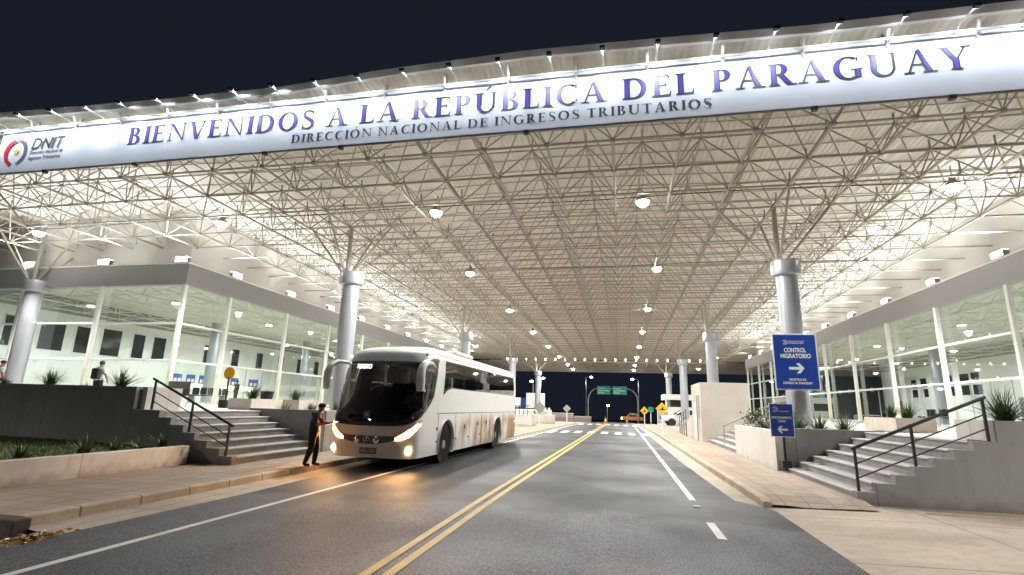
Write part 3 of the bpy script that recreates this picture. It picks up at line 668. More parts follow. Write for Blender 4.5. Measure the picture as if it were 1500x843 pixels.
# ================================================================== TERMINAL HALLS
FZ0, FZ1 = 6.98, 8.03
def truss_ceiling(x0, x1, y0, y1, z, step=2.5):
    mb = MB(); x = x0+1
    while x < x1: mb.tube([(x, y0, z), (x, y1, z)], .045, 5); x += step
    y = y0+1
    while y < y1: mb.tube([(x0, y, z+.02), (x1, y, z+.02)], .03, 5); y += step
    x = x0+1
    while x < x1-step:
        y = y0+1
        while y < y1-step:
            c = (x+step/2, y+step/2, z+.85)
            if y < 48:
                for q in ((x, y), (x+step, y), (x, y+step), (x+step, y+step)): mb.tube([(q[0], q[1], z), c], .022, 4, caps=False)
                mb.ball((x, y, z), .10, 6)
            y += step
        x += step
    return mb
def hall(side):
    X = -20.8 if side < 0 else 15.1
    lab = 'glass-fronted hall with pale grey fascia on the bus side' if side < 0 else 'glass-fronted hall with grey fascia behind the blue signs'
    root = thing('terminal_building', (X, 20.75, PZ), lab, 'building')
    o = side; XB = X+o*(15.2 if side < 0 else 14.9)      # back wall
    YA, YZ = 20.75, 70.
    def bx(mb, a, b, y0, y1, z0, z1): mb.box(min(a, b), max(a, b), y0, y1, z0, z1)
    mb = MB(); bx(mb, X, X+o*.35, YA, YZ, FZ0, FZ1); bx(mb, X+o*.35, X+o*(24 if side < 0 else 14), YA, YA+.35, FZ0, FZ1)
    mb.build('fascia', M_fasc, root, bevel=.01)
    mb = MB(); bx(mb, X-o*.03, X+o*.02, YA-.03, YZ, FZ1, FZ1+.06); bx(mb, X+o*.02, X+o*24, YA-.03, YA+.02, FZ1, FZ1+.06)
    mb.build('coping', M_white, root)
    mb = MB(); bx(mb, X+o*.36, X+o*24, YA+.36, YZ, FZ1-.25, FZ1-.1); mb.build('roof_slab', M_intc, root)
    mb = MB(); m2 = [(YA+1.5, FZ1-.05), (YZ, FZ1-.05), (YZ, ZB(YZ)+DEP+.6), (YA+1.5, ZB(YA)+DEP+.6)]
    mb.prism(m2, X+o*1.50, X+o*1.60, 'x'); mb.build('upper_wall', M_upw, root)
    mb = MB(); bx(mb, X+o*1.605, X+o*24, YA+1.5, YA+1.6, FZ1-.05, ZB(YA)+DEP+.6); mb.build('upper_wall', M_upw, root)
    truss_ceiling(min(X+o*.5, XB), max(X+o*.5, XB), YA+.6, YZ-.5, 6.85).build('ceiling_truss', M_intc, root, kind='stuff')
    mb = MB(); bx(mb, X+o*.2, XB, YA+.2, YZ, PZ, PZ+.02); mb.build('floor', mat('hall_floor', (.55, .53, .48), .25, var=.06), root)
    # back wall with its grey upper band, far end wall
    mb = MB(); bx(mb, XB, XB+o*.25, YA, YZ, PZ, 6.75); mb.build('wall', M_intw, root)
    mb = MB(); bx(mb, XB-o*.06, XB+o*.25, YA, YZ, 6.75, 7.75); mb.build('wall_band', M_band, root)
    mb = MB(); bx(mb, X+o*.4, XB, YZ-.3, YZ-.1, PZ, 7.7); mb.build('end_wall', M_dkgl if side > 0 else M_intw, root)
    if side < 0:
        mb = MB(); bx(mb, XB, XB-9.5, YA+.25, YA+.5, PZ, 7.7); mb.build('wall', M_intw, root)
    # posts
    py = [YA+.12, 23.9, 28.9, 33.9, 38.9, 43.9, 49, 54, 59, 64, 69.5]
    lo = mat('post_lit_yellow', (.68, .66, .55), .5, var=.06)  # yellow light on the post feet put into their colour
    for k, y in enumerate(py):
        q = MB(); q.box(X+o*.12-.09, X+o*.12+.09, y-.09, y+.09, PZ+1.6, FZ0+.01)
        q.build('post', M_white, root, bevel=.01)
        q = MB(); q.box(X+o*.12-.094, X+o*.12+.094, y-.094, y+.094, PZ, PZ+1.6)
        q.build('post_base', lo, root, bevel=.01)
    fx = [X+o*5.1*k for k in range(1, 4 if side < 0 else 2)]
    for x in fx:
        MB().box(x-.09, x+.09, YA+.03, YA+.21, PZ+1.6, FZ0+.01).build('post', M_white, root, bevel=.01)
        MB().box(x-.094, x+.094, YA+.026, YA+.214, PZ, PZ+1.6).build('post_base', lo, root, bevel=.01)
    # glass skin, standing 15 cm inside the post line, with rails and spider clamps
    XG = X+o*.32
    mb = MB(); bx(mb, XG, XG+o*.012, YA+.32, YZ, PZ, FZ0); mb.build('glazing', M_glass, root)
    mb = MB(); bx(mb, XG, X+o*(24 if side < 0 else 14), YA+.30, YA+.312, PZ, FZ0); mb.build('glazing', M_glass, root)
    for z in (3.3, 5.1):
        q = MB(); q.tube([(XG-o*.08, YA+.1, z), (XG-o*.08, YZ, z)], .05, 8); q.build('rail', M_white, root, smooth=True)
        q = MB(); q.tube([(X+o*.1, YA+.2, z), (X+o*(24 if side < 0 else 14), YA+.2, z)], .05, 8); q.build('rail', M_white, root, smooth=True)
    cl = MB()
    for z in (3.3, 5.1):
        for y in [v+dv for v in py for dv in (0, 1.66, 3.33)]:
            if y < 50:
                for a, b in ((.14, .14), (-.14, .14), (.14, -.14), (-.14, -.14)): cl.tube([(XG-o*.06, y, z), (XG-o*.02, y+a, z+b)], .014, 4)
        for x in [X+o*(1.7*k+.1) for k in range(12 if side < 0 else 6)]:
            for a, b in ((.14, .14), (-.14, .14), (.14, -.14), (-.14, -.14)): cl.tube([(x, YA+.2, z), (x+a, YA+.29, z+b)], .014, 4)
    cl.build('spider_clamps', M_alu, root, kind='stuff')
    for y in (24.9, 26.2, 27.6, 30.5, 31.9, 36.4):
        q = MB(); q.tube([(XG-o*.01, y, PZ), (XG-o*.01, y, 3.3)], .02, 4); q.build('glazing_bar', M_fasc, root)
    # windows of the inner wall
    wins = [(23.6, 24.5, 4.3, 6.1), (25.6, 27.1, 4.3, 6.0), (27.85, 28.75, 4.3, 6.05), (29.7, 31.1, 4.3, 6.15), (32.1, 33.05, 4.35, 6.1), (33.85, 34.95, 4.4, 6.1)] if side < 0 else \
           [(52.2, 53.3, 4.8, 5.65), (53.6, 54.9, 4.8, 5.6), (56.0, 57.0, 4.75, 5.6), (58.2, 59.2, 4.7, 5.6), (60.3, 61.4, 4.7, 5.55), (62.2, 63.2, 4.65, 5.5),
            (52.0, 53.2, 3.75, 4.6), (53.5, 54.8, 3.75, 4.6), (55.9, 57.0, 3.72, 4.55), (58.1, 59.2, 3.7, 4.55), (60.2, 61.4, 3.7, 4.5), (62.1, 63.2, 3.7, 4.45)]
    if side < 0: wins += [(39+3.4*k, 39.9+3.4*k, 4.5, 6.1) for k in range(6)]
    for (a, b, z0, z1) in wins:
        f = MB(); bx(f, XB-o*.05, XB+o*.02, a-.06, b+.06, z0-.06, z1+.06); w = f.build('window', M_white, root)
        f = MB(); bx(f, XB-o*.056, XB-o*.03, a, b, z0, z1); f.build('pane', M_dkgl, w, local=True)
    # inner columns
    for y in ((31.5, 42.5) if side < 0 else (27.6, 44)):
        xi = X+o*7.5
        MB().lathe([(.33, PZ), (.33, 6.8)], (xi, y, 0), 20).build('inner_column', M_alu, root, smooth=True)
    # doors between two bays
    yd = 45 if side < 0 else 30.4
    for y in (yd, yd+1.1, yd+2.2): q = MB(); q.box(min(XG-o*.03, XG+o*.03), max(XG-o*.03, XG+o*.03), y-.04, y+.04, PZ, 3.25); q.build('door_frame', M_fasc, root)
    return root, XB
hallL, XBL = hall(-1); hallR, XBR = hall(1)

# hall ceiling lights
hl = thing('hall_lamp', (0, 0, 0), 'round lamp under the ceiling inside a glazed hall', 'lamp', 'lamps inside the glazed halls')
MB().lathe([(0, .0), (.2, .0), (.23, .03), (.23, .10), (.1, .14), (0, .14)], n=16).build('housing', M_white, hl, local=True, smooth=True)
MB().lathe([(0, -.012), (.19, -.008)], n=16).build('lens', M_lamp, hl, local=True)
spot('hall_lamp_light', (0, 0, -.04), (0, 0, -1), P_HALL, 170, (.96, .99, 1), hl, True, rad=.2, blend=.5)
hp = [(-24.5, 24), (-31, 24.5), (-24.5, 32), (-31, 33), (-24.5, 41), (-31, 42), (-26, 51), (-27, 61), (18.5, 24.5), (25, 26), (18.5, 33), (25, 35), (18.5, 43), (25, 46), (20, 54), (22, 63), (26, 57)]
for k, (x, y) in enumerate(hp):
    if k == 0: hl.location = (x, y, 6.72)
    else: copy_thing(hl, (x, y, 6.72))

# uplights standing on the fascias
fl = thing('flood_lamp', (0, 0, 0), 'bright white floodlight standing on the hall fascia, washing the canopy', 'floodlight', 'floodlights along the hall fascias')
MB().box(-.36, .36, -.12, .12, .05, .30).build('housing', M_fasc, fl, local=True, bevel=.02)
MB().box(-.33, .33, -.128, -.121, .07, .29).build('lens', M_floodl, fl, local=True)
MB().add([(-.33, -.115, .306), (.33, -.115, .306), (.33, .115, .306), (-.33, .115, .306)], [(0, 1, 2, 3)]).build('lens', M_floodl, fl, local=True)
MB().tube([(-.3, 0, 0), (-.3, 0, .1)], .02, 5).build('bracket', M_fasc, fl, local=True)
MB().tube([(.3, 0, 0), (.3, 0, .1)], .02, 5).build('bracket', M_fasc, fl, local=True)
area('flood_lamp_light', (0, -.10, .36), (0, -.42, .9), P_FLOOD, .6, (.95, .98, 1), fl, True, sy_=.25, spread=150)
fp = [(-20.95, y, R(90)) for y in (24.1, 29, 33.8, 38.5, 43.3, 48, 53, 58, 63, 68)]+[(15.25, y, R(-90)) for y in (24, 28.8, 33.6, 38.4, 43.1, 47.6, 52.5, 57.5, 62.5, 67.5)]+[(x, 20.9, 0) for x in (-21.35, -26.1, -31)]
for k, (x, y, rz_) in enumerate(fp):
    p = (x, y, FZ1+.07)
    if k == 0: fl.location = p; fl.rotation_euler = (0, 0, rz_)
    else: copy_thing(fl, p, rz=rz_)

# things inside and before the left hall
M_note = mat('notice_blue', (.05, .11, .40), .4, var=.3, scale=8)
for k, (y, w) in enumerate([(36.6, .9), (38.0, .9), (39.3, .75), (43.2, .9), (45.8, 1.3)]):
    t = thing('notice_board', (XBL+.05, y, 2.7), ['blue and white notice board, first of the row above the service counter', 'second blue notice board above the lit service counter', 'narrow blue notice board just beside the yellow round sign', 'blue notice board between the yellow sign and the inner column', 'widest blue notice board next to the inner column'][k], 'notice board', 'notice boards above the counter')
    MB().box(XBL+.03, XBL+.08, y-w/2, y+w/2, 2.75, 3.45).build('board', M_note, t)
    MB().box(XBL+.081, XBL+.086, y-w*.4, y-w*.06, 2.82, 3.1).build('sheet', M_sgnw, t); MB().box(XBL+.081, XBL+.086, y+w*.06, y+w*.4, 2.82, 3.1).build('sheet', M_sgnw, t)
t = thing('service_counter', (XBL+1.2, 41, PZ), 'white service counter with warm lit windows inside the left hall', 'counter')
MB().box(XBL+.3, XBL+1.1, 34.5, 49, PZ+.02, PZ+.95).build('front', M_intw, t, bevel=.02)
MB().box(XBL+.25, XBL+1.2, 34.4, 49.1, PZ+.95, PZ+1.0).build('top', M_white, t)
for y in (36.7, 38.6, 42.5, 45.0): MB().box(XBL+.04, XBL+.07, y-.85, y+.85, 2.3, 2.66).build('lit_window', mat('warm_window', (.9, .8, .4), .5, emit=(1, .86, .40), estr=1.6), t)
t = thing('service_counter', (XBR-1.2, 33, PZ), 'white counter with a blue panel inside the right hall', 'counter')
MB().box(XBR-1.5, XBR-.7, 26, 40, PZ+.02, PZ+1.0).build('front', M_intw, t, bevel=.02); MB().box(XBR-1.6, XBR-.6, 25.9, 40.1, PZ+1.0, PZ+1.06).build('top', M_fasc, t)
MB().box(XBR-.07, XBR-.03, 30, 34, 2.6, 3.3).build('panel', M_note, t)
for k, (y, lab) in enumerate([(47.5, 'grey door in the back wall of the right hall, nearer one'), (66.0, 'grey door in the back wall of the right hall, farther one')]):
    t = thing('door', (XBR, y, PZ), lab, 'door'); MB().box(XBR-.06, XBR-.01, y-.5, y+.5, PZ+.02, PZ+2.15).build('leaf', M_fasc, t); MB().box(XBR-.09, XBR-.061, y+.34, y+.42, PZ+1.0, PZ+1.1).build('handle', M_alu, t)
for k, (x, y, lab) in enumerate([(19.0, 27.5, 'row of dark waiting seats in the right hall, nearer row'), (19.0, 36.5, 'row of dark waiting seats in the right hall, farther row'), (-25.5, 27, 'row of dark waiting seats in the left hall')]):
    t = thing('waiting_bench', (x, y, PZ), lab, 'bench')
    for q in range(5): MB().box(x-.25, x+.25, y+.6*q, y+.6*q+.5, PZ+.44, PZ+.50).build('seat', M_trou, t, bevel=.02); MB().box(x+.22, x+.28, y+.6*q, y+.6*q+.5, PZ+.52, PZ+.95).build('backrest', M_trou, t, bevel=.02)
    for q in (.2, 2.7): MB().box(x-.2, x+.2, y+q, y+q+.06, PZ, PZ+.44).build('leg', M_alu, t)
t = thing('sign_stand', (-15.0, 17.7, PZ), 'yellow round sign on a black post with square base, on the left platform', 'sign stand')
MB().box(-15.17, -14.83, 17.53, 17.87, PZ, PZ+.3).build('base', M_black, t, bevel=.02)
MB().tube([(-15, 17.7, PZ+.3), (-15, 17.7, PZ+1.15)], .035, 8).build('post', M_black, t)
mb = MB(); mb.lathe([(0, -.02), (.24, -.02), (.24, .02), (0, .02)], (-15, 17.7, PZ+1.32), 20, axis='y'); mb.build('disc', M_yel, t)
t = thing('litter_bin', (-13.9, 18.6, PZ), 'black litter bin beside the low planter on the left platform', 'bin')
MB().lathe([(.20, 0), (.24, .62), (.26, .62), (.26, .68), (.0, .70)], (-13.9, 18.6, PZ), 18).build('body', M_black, t, smooth=True)
t = thing('bench', (-16.2, 16.6, PZ), 'metal bench with a pale backrest on the left platform', 'bench')
MB().box(-16.9, -15.5, 16.4, 16.85, PZ+.42, PZ+.47).build('seat', M_black, t)
MB().box(-16.9, -15.9, 16.85, 16.9, PZ+.47, PZ+.95).build('backrest', M_fasc, t, bevel=.02)
for x in (-16.8, -15.6): MB().tube([(x, 16.42, PZ), (x, 16.62, PZ+.42), (x, 16.84, PZ)], .02, 5).build('leg', M_fasc, t)

# ================================================================== LEFT FOREGROUND: planter, wall, stairs
pl = thing('planter', (-10.45, 9, 0), 'long cream planter wall with lawn behind, beside the left sidewalk', 'planter')
MB().box(-10.65, -10.45, 1.0, 11.35, -.3, .47).build('wall', M_cream, pl, bevel=.012)
MB().box(-30, -10.66, 11.5, 11.62, .3, .42).build('edging', M_cream, pl)
o = MB().add([(-40, -4, .30), (-10.66, -4, .30), (-10.66, 11.6, .40), (-40, 11.6, .62)], [(0, 1, 2, 3)]).build('lawn_soil', M_grass); o['kind'] = 'structure'
mb = MB(); rnd = random.Random(3)
for _ in range(22000):
    y = 3+8.5*rnd.random()**.7; x = -10.75-12*rnd.random()
    if x < -1.7*y-3: continue
    z = .30+.1*(y+4)/15.6+(-x-10.66)/29*.2*(y+4)/15.6
    h = .025+.04*rnd.random(); a = rnd.random()*6.28; w = .010; dx, dy = math.cos(a), math.sin(a); lx, ly = (rnd.random()-.5)*.08, (rnd.random()-.5)*.08
    mb.add([(x-dx*w, y-dy*w, z-.01), (x+dx*w, y+dy*w, z-.01), (x+lx, y+ly, z+h)], [(0, 1, 2)], 0 if rnd.random() < .75 else 1)
o = mb.build('grass', [M_grass, M_green]); tag(o, 'short green lawn behind the cream planter wall', 'grass', kind='stuff')

SXL, TRD, RIS = -9.45, .39, .174       # left stairs climb towards -X
st = thing('stairs', (-10.8, 13.7, 0), 'wide grey granite stairs with a black handrail, left of the bus', 'stairs')
for k in range(7):
    x1 = SXL-TRD*k; z1 = .035+RIS*(k+1)
    MB().box(-12.25, x1, 11.82, 15.55, z1-RIS-.03 if k else -.3, z1-.035).build('step', M_step, st)
    MB().box(x1-TRD-.02, x1+.025, 11.80, 15.56, z1-.033, z1).build('tread', M_nose, st, bevel=.006)
fw = thing('retaining_wall', (-14, 11.7, 0), 'dark-looking grey retaining wall flanking the left stairs above the lawn', 'wall')
pts = [(-40, -.3), (SXL+.02, -.3), (SXL+.02, .12)]
for k in range(7):
    x = SXL+.02-TRD*k; z = .055+RIS*(k+1); pts += [(x, z), (x-TRD, z)]
pts += [(-12.62, 1.275), (-12.62, 1.86), (-40, 1.86)]
MB().prism(pts, 11.62, 11.79, 'y').build('wall', M_wallg, fw)
MB().box(-40, -12.64, 11.8, 12.9, PZ-.2, 1.80).build('planting_bed', M_soil, fw)
MB().box(-12.62, -12.45, 11.80, 12.95, PZ, 1.86).build('end_wall', M_wall, fw)
def handrail(name, label, posts, rise, y, over, m=M_black):
    t = thing(name, (posts[0][0], y, posts[0][1]), label, 'handrail')
    for (x, z) in posts: MB().box(x-.022, x+.022, y-.022, y+.022, z, z+rise).build('post', m, t)
    (xa, za), (xb, zb) = posts[0], posts[-1]
    e = over/abs(xb-xa); dx, dz = xb-xa, zb-za
    def bar(h, r, ex): 
        MB().tube([(xa-dx*ex, y, za+h-dz*ex), (xb+dx*ex, y, zb+h+dz*ex)], r, 8).build('rail', m, t)
    bar(rise+.02, .032, e); bar(rise*.64, .014, 0); bar(rise*.30, .014, 0)
    return t
handrail('handrail', 'black handrail on the flank of the left stairs', [(-9.68, .12+.11), (-10.86, .76), (-12.12, 1.28)], .74, 11.70, .10)
# planter between the left stairs and the bus
p2 = thing('planter', (-9.5, 18, 0), 'grey wall planter behind the man in dark uniform, beside the bus', 'planter')
MB().box(-12.25, -9.52, 15.58, 15.76, -.3, 1.33).build('wall', M_wallg, p2, bevel=.01); MB().box(-9.70, -9.5, 15.77, 22.5, -.3, 1.33).build('wall', M_wall, p2, bevel=.01)
for (a, b, x, lab) in ((15.9, 17.6, -12.9, 'low cream planter box at the head of the left stairs'), (18.2, 19.6, -12.6, 'low cream planter box behind the capped man')):
    t = thing('planter_box', (x, a, PZ), lab, 'planter box')
    q = MB(); q.box(x-.45, x+.45, a, a+.06, PZ, PZ+.38); q.box(x-.45, x+.45, b-.06, b, PZ, PZ+.38); q.box(x-.45, x-.39, a+.06, b-.06, PZ, PZ+.38); q.box(x+.39, x+.45, a+.06, b-.06, PZ, PZ+.38)
    q.build('wall', M_cream, t); MB().box(x-.39, x+.39, a+.06, b-.06, PZ, PZ+.33).build('soil', M_soil, t)

# storm drain mouth at the near left corner
t = thing('storm_drain', (-8.2, 5.8, 0), 'dark kerb inlet with brown concrete face at the near end of the left sidewalk', 'storm drain')
q = MB(); q.box(-13, -7.66, 5.66, 5.89, -.42, .03); q.build('headwall', mat('dark_concrete', (.075, .058, .05), .9, var=.4, scale=3, bump=.6, bscale=12), t, bevel=.02)  # dark brown tone over the whole concrete face
MB().box(-13, -8.75, 5.60, 5.655, -.40, -.12).build('opening_shade', mat('drain_shade', (.006, .005, .005), .95), t)  # black plate stands for the shade inside the inlet mouth
mb = MB(); mb.add([(-16, -6, -.40), (-7.55, -6, -.40), (-7.38, -6, -.12), (-16, 5.66, -.46), (-7.55, 5.66, -.42), (-7.38, 5.66, -.115)], [(0, 1, 4, 3), (1, 2, 5, 4)]); o = mb.build('gutter_apron', M_conc); o['kind'] = 'structure'
mb = MB(); rnd = random.Random(5)
for _ in range(170):
    x = -7.05+rnd.gauss(0, .10); y = 5.45+rnd.gauss(0, .20); z = -.092+.02*rnd.random(); a = rnd.random()*6.28; s = .02+.035*rnd.random(); ti = (rnd.random()-.5)*.05
    mb.add([(x, y, z), (x+s*math.cos(a), y+s*math.sin(a), z+ti), (x+2*s*math.cos(a+.3), y+2*s*math.sin(a+.3), z+ti*.5+.01), (x+s*math.cos(a+1), y+s*math.sin(a+1), z+.015)], [(0, 1, 2, 3)])
o = mb.build('leaves', mat('wet_leaves', (.32, .17, .03), .25, var=.4, scale=20)); tag(o, 'wet yellow leaf litter lying in the left gutter', 'leaf litter', kind='stuff')

# ================================================================== RIGHT FOREGROUND: stairs, planters, block
SXR, TRR, RIR = 4.40, .35, .170
st = thing('stairs', (5.6, 14.2, 0), 'wide grey granite stairs with black handrail on the right, beside the blue signs', 'stairs')
for k in range(7):
    x0 = SXR+TRR*k; z1 = .04+RIR*(k+1)
    MB().box(x0, 6.92, 11.97, 16.42, z1-RIR-.03 if k else -.3, z1-.035).build('step', M_step, st)
    MB().box(x0-.025, x0+TRR+.02, 11.95, 16.43, z1-.033, z1).build('tread', M_nose, st, bevel=.006)
fw = thing('retaining_wall', (7.5, 11.85, 0), 'grey stepped flank wall of the right stairs facing the driveway', 'wall')
pts = [(22, -.3), (SXR-.02, -.3), (SXR-.02, .10)]
for k in range(7):
    x = SXR-.02+TRR*k; z = .055+RIR*(k+1); pts += [(x, z), (x+TRR, z)]
pts += [(6.87, 1.25), (6.87, 1.64), (22, 1.64)]
MB().prism(pts, 11.76, 11.94, 'y').build('wall', M_wallg, fw)
MB().box(7.05, 22, 11.945, 13.0, PZ-.1, 1.57).build('planting_bed', M_soil, fw); MB().box(6.87, 7.04, 11.945, 13.0, PZ, 1.64).build('end_wall', M_wall, fw)
handrail('handrail', 'black handrail on the flank of the right stairs', [(4.46, .23), (5.50, .74), (6.78, 1.25)], .78, 11.85, .06)
p2 = thing('planter', (4.3, 19, 0), 'pale wall planter with shrubs behind the small blue parking sign', 'planter')
MB().box(4.20, 4.40, 16.45, 22.0, -.3, 1.18).build('wall', M_wall, p2, bevel=.012)
MB().box(4.41, 7.0, 16.46, 16.66, -.3, 1.26).build('wall', M_wallg, p2, bevel=.012)
MB().box(4.41, 6.8, 21.8, 21.98, -.3, 1.18).build('wall', M_wallg, p2, bevel=.012)
for (x, a, b, lab) in ((8.0, 16.9, 18.9, 'low cream planter box on the right platform, beyond the stairs'),):
    t = thing('planter_box', (x, a, PZ), lab, 'planter box')
    q = MB(); q.box(x-.5, x+.5, a, a+.06, PZ, PZ+.38); q.box(x-.5, x+.5, b-.06, b, PZ, PZ+.38); q.box(x-.5, x-.44, a+.06, b-.06, PZ, PZ+.38); q.box(x+.44, x+.5, a+.06, b-.06, PZ, PZ+.38)
    q.build('wall', M_cream, t); MB().box(x-.44, x+.44, a+.06, b-.06, PZ, PZ+.33).build('soil', M_soil, t)
st = thing('stairs', (5.5, 24, 0), 'narrow grey stairs between the planter and the square beige block', 'stairs')
for k in range(7):
    x0 = 4.32+.34*k; z1 = .08+.165*(k+1)
    MB().box(x0, 6.72, 22.0, 29.45, z1-.2 if k else -.3, z1-.03).build('step', M_step, st); MB().box(x0-.02, x0+.36, 22.0, 29.45, z1-.028, z1).build('tread', M_nose, st)
t = handrail('handrail', 'thin dark handrail on the narrow stairs before the beige block', [(4.36, .24), (5.4, .74), (6.5, 1.25)], .8, 25.2, .06, M_fasc)
bk = thing('beige_block', (5.2, 31, 0), 'square beige rendered block with a narrow side door beside the right sidewalk', 'kiosk')
M_bgb = mat('beige_render', (.47, .44, .38), .85, var=.08, scale=1.0, bump=.15, bscale=26, tint=(.40, .37, .32), tscale=.7, tamt=.5)
MB().box(4.02, 6.42, 29.5, 33.2, -.1, 3.16).build('wall', M_bgb, bk, bevel=.015)
MB().box(3.995, 4.018, 31.2, 32.2, .12, 2.15).build('door', M_white, bk); MB().box(3.992, 4.018, 29.95, 30.45, 1.3, 2.5).build('louvre', M_fasc, bk)
MB().tube([(3.98, 30.8, .1), (3.98, 30.8, 2.5)], .03, 6).build('downpipe', M_fasc, bk)
# ramp wall with railing beyond the block
t = thing('ramp_wall', (4.1, 36, 0), 'low white ramp wall with a small black railing beyond the beige block', 'wall')
MB().prism([(33.3, -.1), (44, -.1), (44, .35), (40.5, .5), (33.3, 1.3)], 3.95, 4.15, 'x').build('wall', M_wall, t, bevel=.01)
q = MB()
for y in (35.5, 36.8, 38.1, 39.4): q.tube([(3.9, y, .1), (3.9, y, 1.75-.13*(y-35.5))], .025, 5)
for h in (1.72, 1.3, .9): q.tube([(3.9, 35.4, h), (3.9, 39.5, h-.5)], .02, 5)
q.build('railing', M_black, t)
# small raised concrete edging on the driveway
o = MB().box(5.2, 7.35, 11.02, 11.10, -.06, .035).build('edging_strip', M_kerb, bevel=.012); tag(o, 'thin raised concrete edging lying on the driveway below the right wall', 'edging')

# ================================================================== PLANTS
def blades(n, L, spread, width, seed, up=.35, droop=.5):
    r = random.Random(seed); mb = MB()
    for k in range(n):
        a = r.random()*6.283; tilt = up+spread*r.random()**.8; ln = L*(.55+.5*r.random()); w = width*(.7+.6*r.random()); seg = 4
        dx, dy = math.cos(a), math.sin(a); nx, ny = -dy, dx; bx_, by_ = (r.random()-.5)*.14, (r.random()-.5)*.14
        vs = []; h = 0; d = 0; ang = tilt
        for s in range(seg+1):
            ww = w*(1-.92*(s/seg)**1.6)
            vs += [(bx_+dx*d+nx*ww, by_+dy*d+ny*ww, h), (bx_+dx*d-nx*ww, by_+dy*d-ny*ww, h+.004)]
            d += math.sin(ang)*ln/seg; h += math.cos(ang)*ln/seg; ang += droop*tilt/seg*(.6+.8*r.random())
        mb.add(vs, [(2*s, 2*s+1, 2*s+3, 2*s+2) for s in range(seg)], r.choice((0, 0, 1, 0, 2 if r.random() < .3 else 0)))
    return mb
def tuft(name, loc, label, n=90, L=.6, spread=.8, width=.012, seed=1, mats=None, group=None, up=.05):
    t = thing(name, loc, label, 'plant', group)
    blades(n, L, spread, width, seed, up).build('leaves', mats or [M_green, M_green2, M_dry], t, local=True)
    return t
G1 = 'young plants along the cream planter wall'
for k, (x, y, n, L, lab) in enumerate([(-10.85, 7.9, 46, .34, 'dull low clump of leaves nearest the planter end by the picture edge'), (-10.9, 9.1, 50, .46, 'tallest reddish clump of strap leaves in the cream planter'), (-10.85, 9.75, 26, .40, 'thin upright clump in the middle of the cream planter'), (-10.8, 10.3, 38, .36, 'bushy dark clump, fourth along the cream planter'), (-10.85, 11.0, 40, .46, 'broad strap-leaved clump next to the stair flank')]):
    tuft('strap_plant', (x, y, .40), lab, n, L, .75, .022, 20+k, [M_green, M_dry, M_dry] if k % 2 else [M_green, M_green2, M_dry], G1)
tuft('grass_plant', (-16.45, 12.3, 1.8), 'spiky green grass clump on the dark wall beside the leaning column', 190, .62, .95, .010, 40)
tuft('grass_plant', (-13.9, 12.3, 1.8), 'spiky green grass clump on the dark wall beside the stair handrail', 170, .66, .95, .010, 41)
tuft('grass_plant', (-15.2, 12.3, 1.8), 'small low tuft between two larger clumps on the dark wall', 40, .16, .9, .010, 42)
tuft('grass_plant', (-18.1, 12.3, 1.8), 'dark clump on the wall top at the left picture edge', 70, .30, .9, .012, 43)
tuft('grass_plant', (7.45, 12.45, 1.58), 'large spiky grass clump on the right flank wall top', 260, .78, .95, .010, 44, [M_green, M_green, M_green2])
for k, (x, y, L, lab) in enumerate([(5.0, 16.95, .50, 'spiky clump right behind the small blue parking sign'), (5.55, 17.0, .62, 'tall spiky clump, second from the blue parking sign'), (6.2, 17.0, .70, 'widest spiky clump at the stair end of the right planter'), (5.3, 18.0, .45, 'smaller clump at the foot of the front column')]):
    tuft('grass_plant', (x, y, 1.12), lab, 150, L, .85, .011, 50+k, [M_green, M_green, M_green2], 'spiky clumps in the right planter')
for k, (x, y, lab) in enumerate([(8.0, 17.3, 'spiky clump at the near end of the low box on the right platform'), (8.05, 18.4, 'spiky clump at the far end of the low box on the right platform')]):
    tuft('grass_plant', (x, y, PZ+.32), lab, 120, .55, .7, .011, 60+k, [M_green, M_green, M_green2])
for k, (x, y, L, lab) in enumerate([(-12.9, 16.5, .72, 'spiky clump in the low box at the head of the left stairs'), (-12.6, 18.6, .6, 'spiky clump in the low box behind the capped man'), (-10.6, 16.6, .55, 'spiky clump on the wall planter just behind the capped man'), (-10.2, 17.6, .62, 'spiky clump on the wall planter beside the bus mirror'), (-11.4, 16.3, .5, 'dark upright clump at the left end of the wall planter')]):
    z = PZ+.32 if k < 2 else 1.1
    tuft('grass_plant', (x, y, z), lab, 150, L, .8, .011, 70+k, [M_green, M_green2, M_green], 'spiky clumps near the left stairs')
def shrub(loc, label, rx, rz_, n, seed, leaf=.09):
    t = thing('shrub', loc, label, 'shrub'); r = random.Random(seed); mb = MB()
    cl = [(r.gauss(0, rx*.5), r.gauss(0, rx*.5), rz_*(.3+.6*r.random())) for _ in range(9)]
    for k in range(n):
        c = r.choice(cl); p = (c[0]+r.gauss(0, rx*.22), c[1]+r.gauss(0, rx*.22), max(.02, c[2]+r.gauss(0, rz_*.2)))
        a = r.random()*6.28; e = (r.random()-.3)*1.6; s = leaf*(.6+.8*r.random())
        u_ = Vector((math.cos(a)*math.cos(e), math.sin(a)*math.cos(e), math.sin(e))); v_ = Vector((-math.sin(a), math.cos(a), r.random()-.5)).normalized()*s*.32; q = Vector(p)
        mb.add([q, q+u_*s*.5+v_, q+u_*s, q+u_*s*.5-v_], [(0, 1, 2, 3)], r.choice((0, 0, 1)))
    mb.build('foliage', [M_green, M_green2], t, local=True)
    sm = MB()
    for c in cl: sm.tube([(0, 0, 0), (c[0]*.5, c[1]*.5, c[2]*.6), c], [.014, .010, .005], 5)
    sm.build('stems', M_dry, t, local=True)
shrub((4.95, 20.6, 1.08), 'leafy green shrub spilling over the pale planter left of the parking sign', .55, .62, 900, 81)
shrub((4.95, 18.9, 1.08), 'smaller leafy shrub just behind the parking sign', .4, .5, 500, 82)
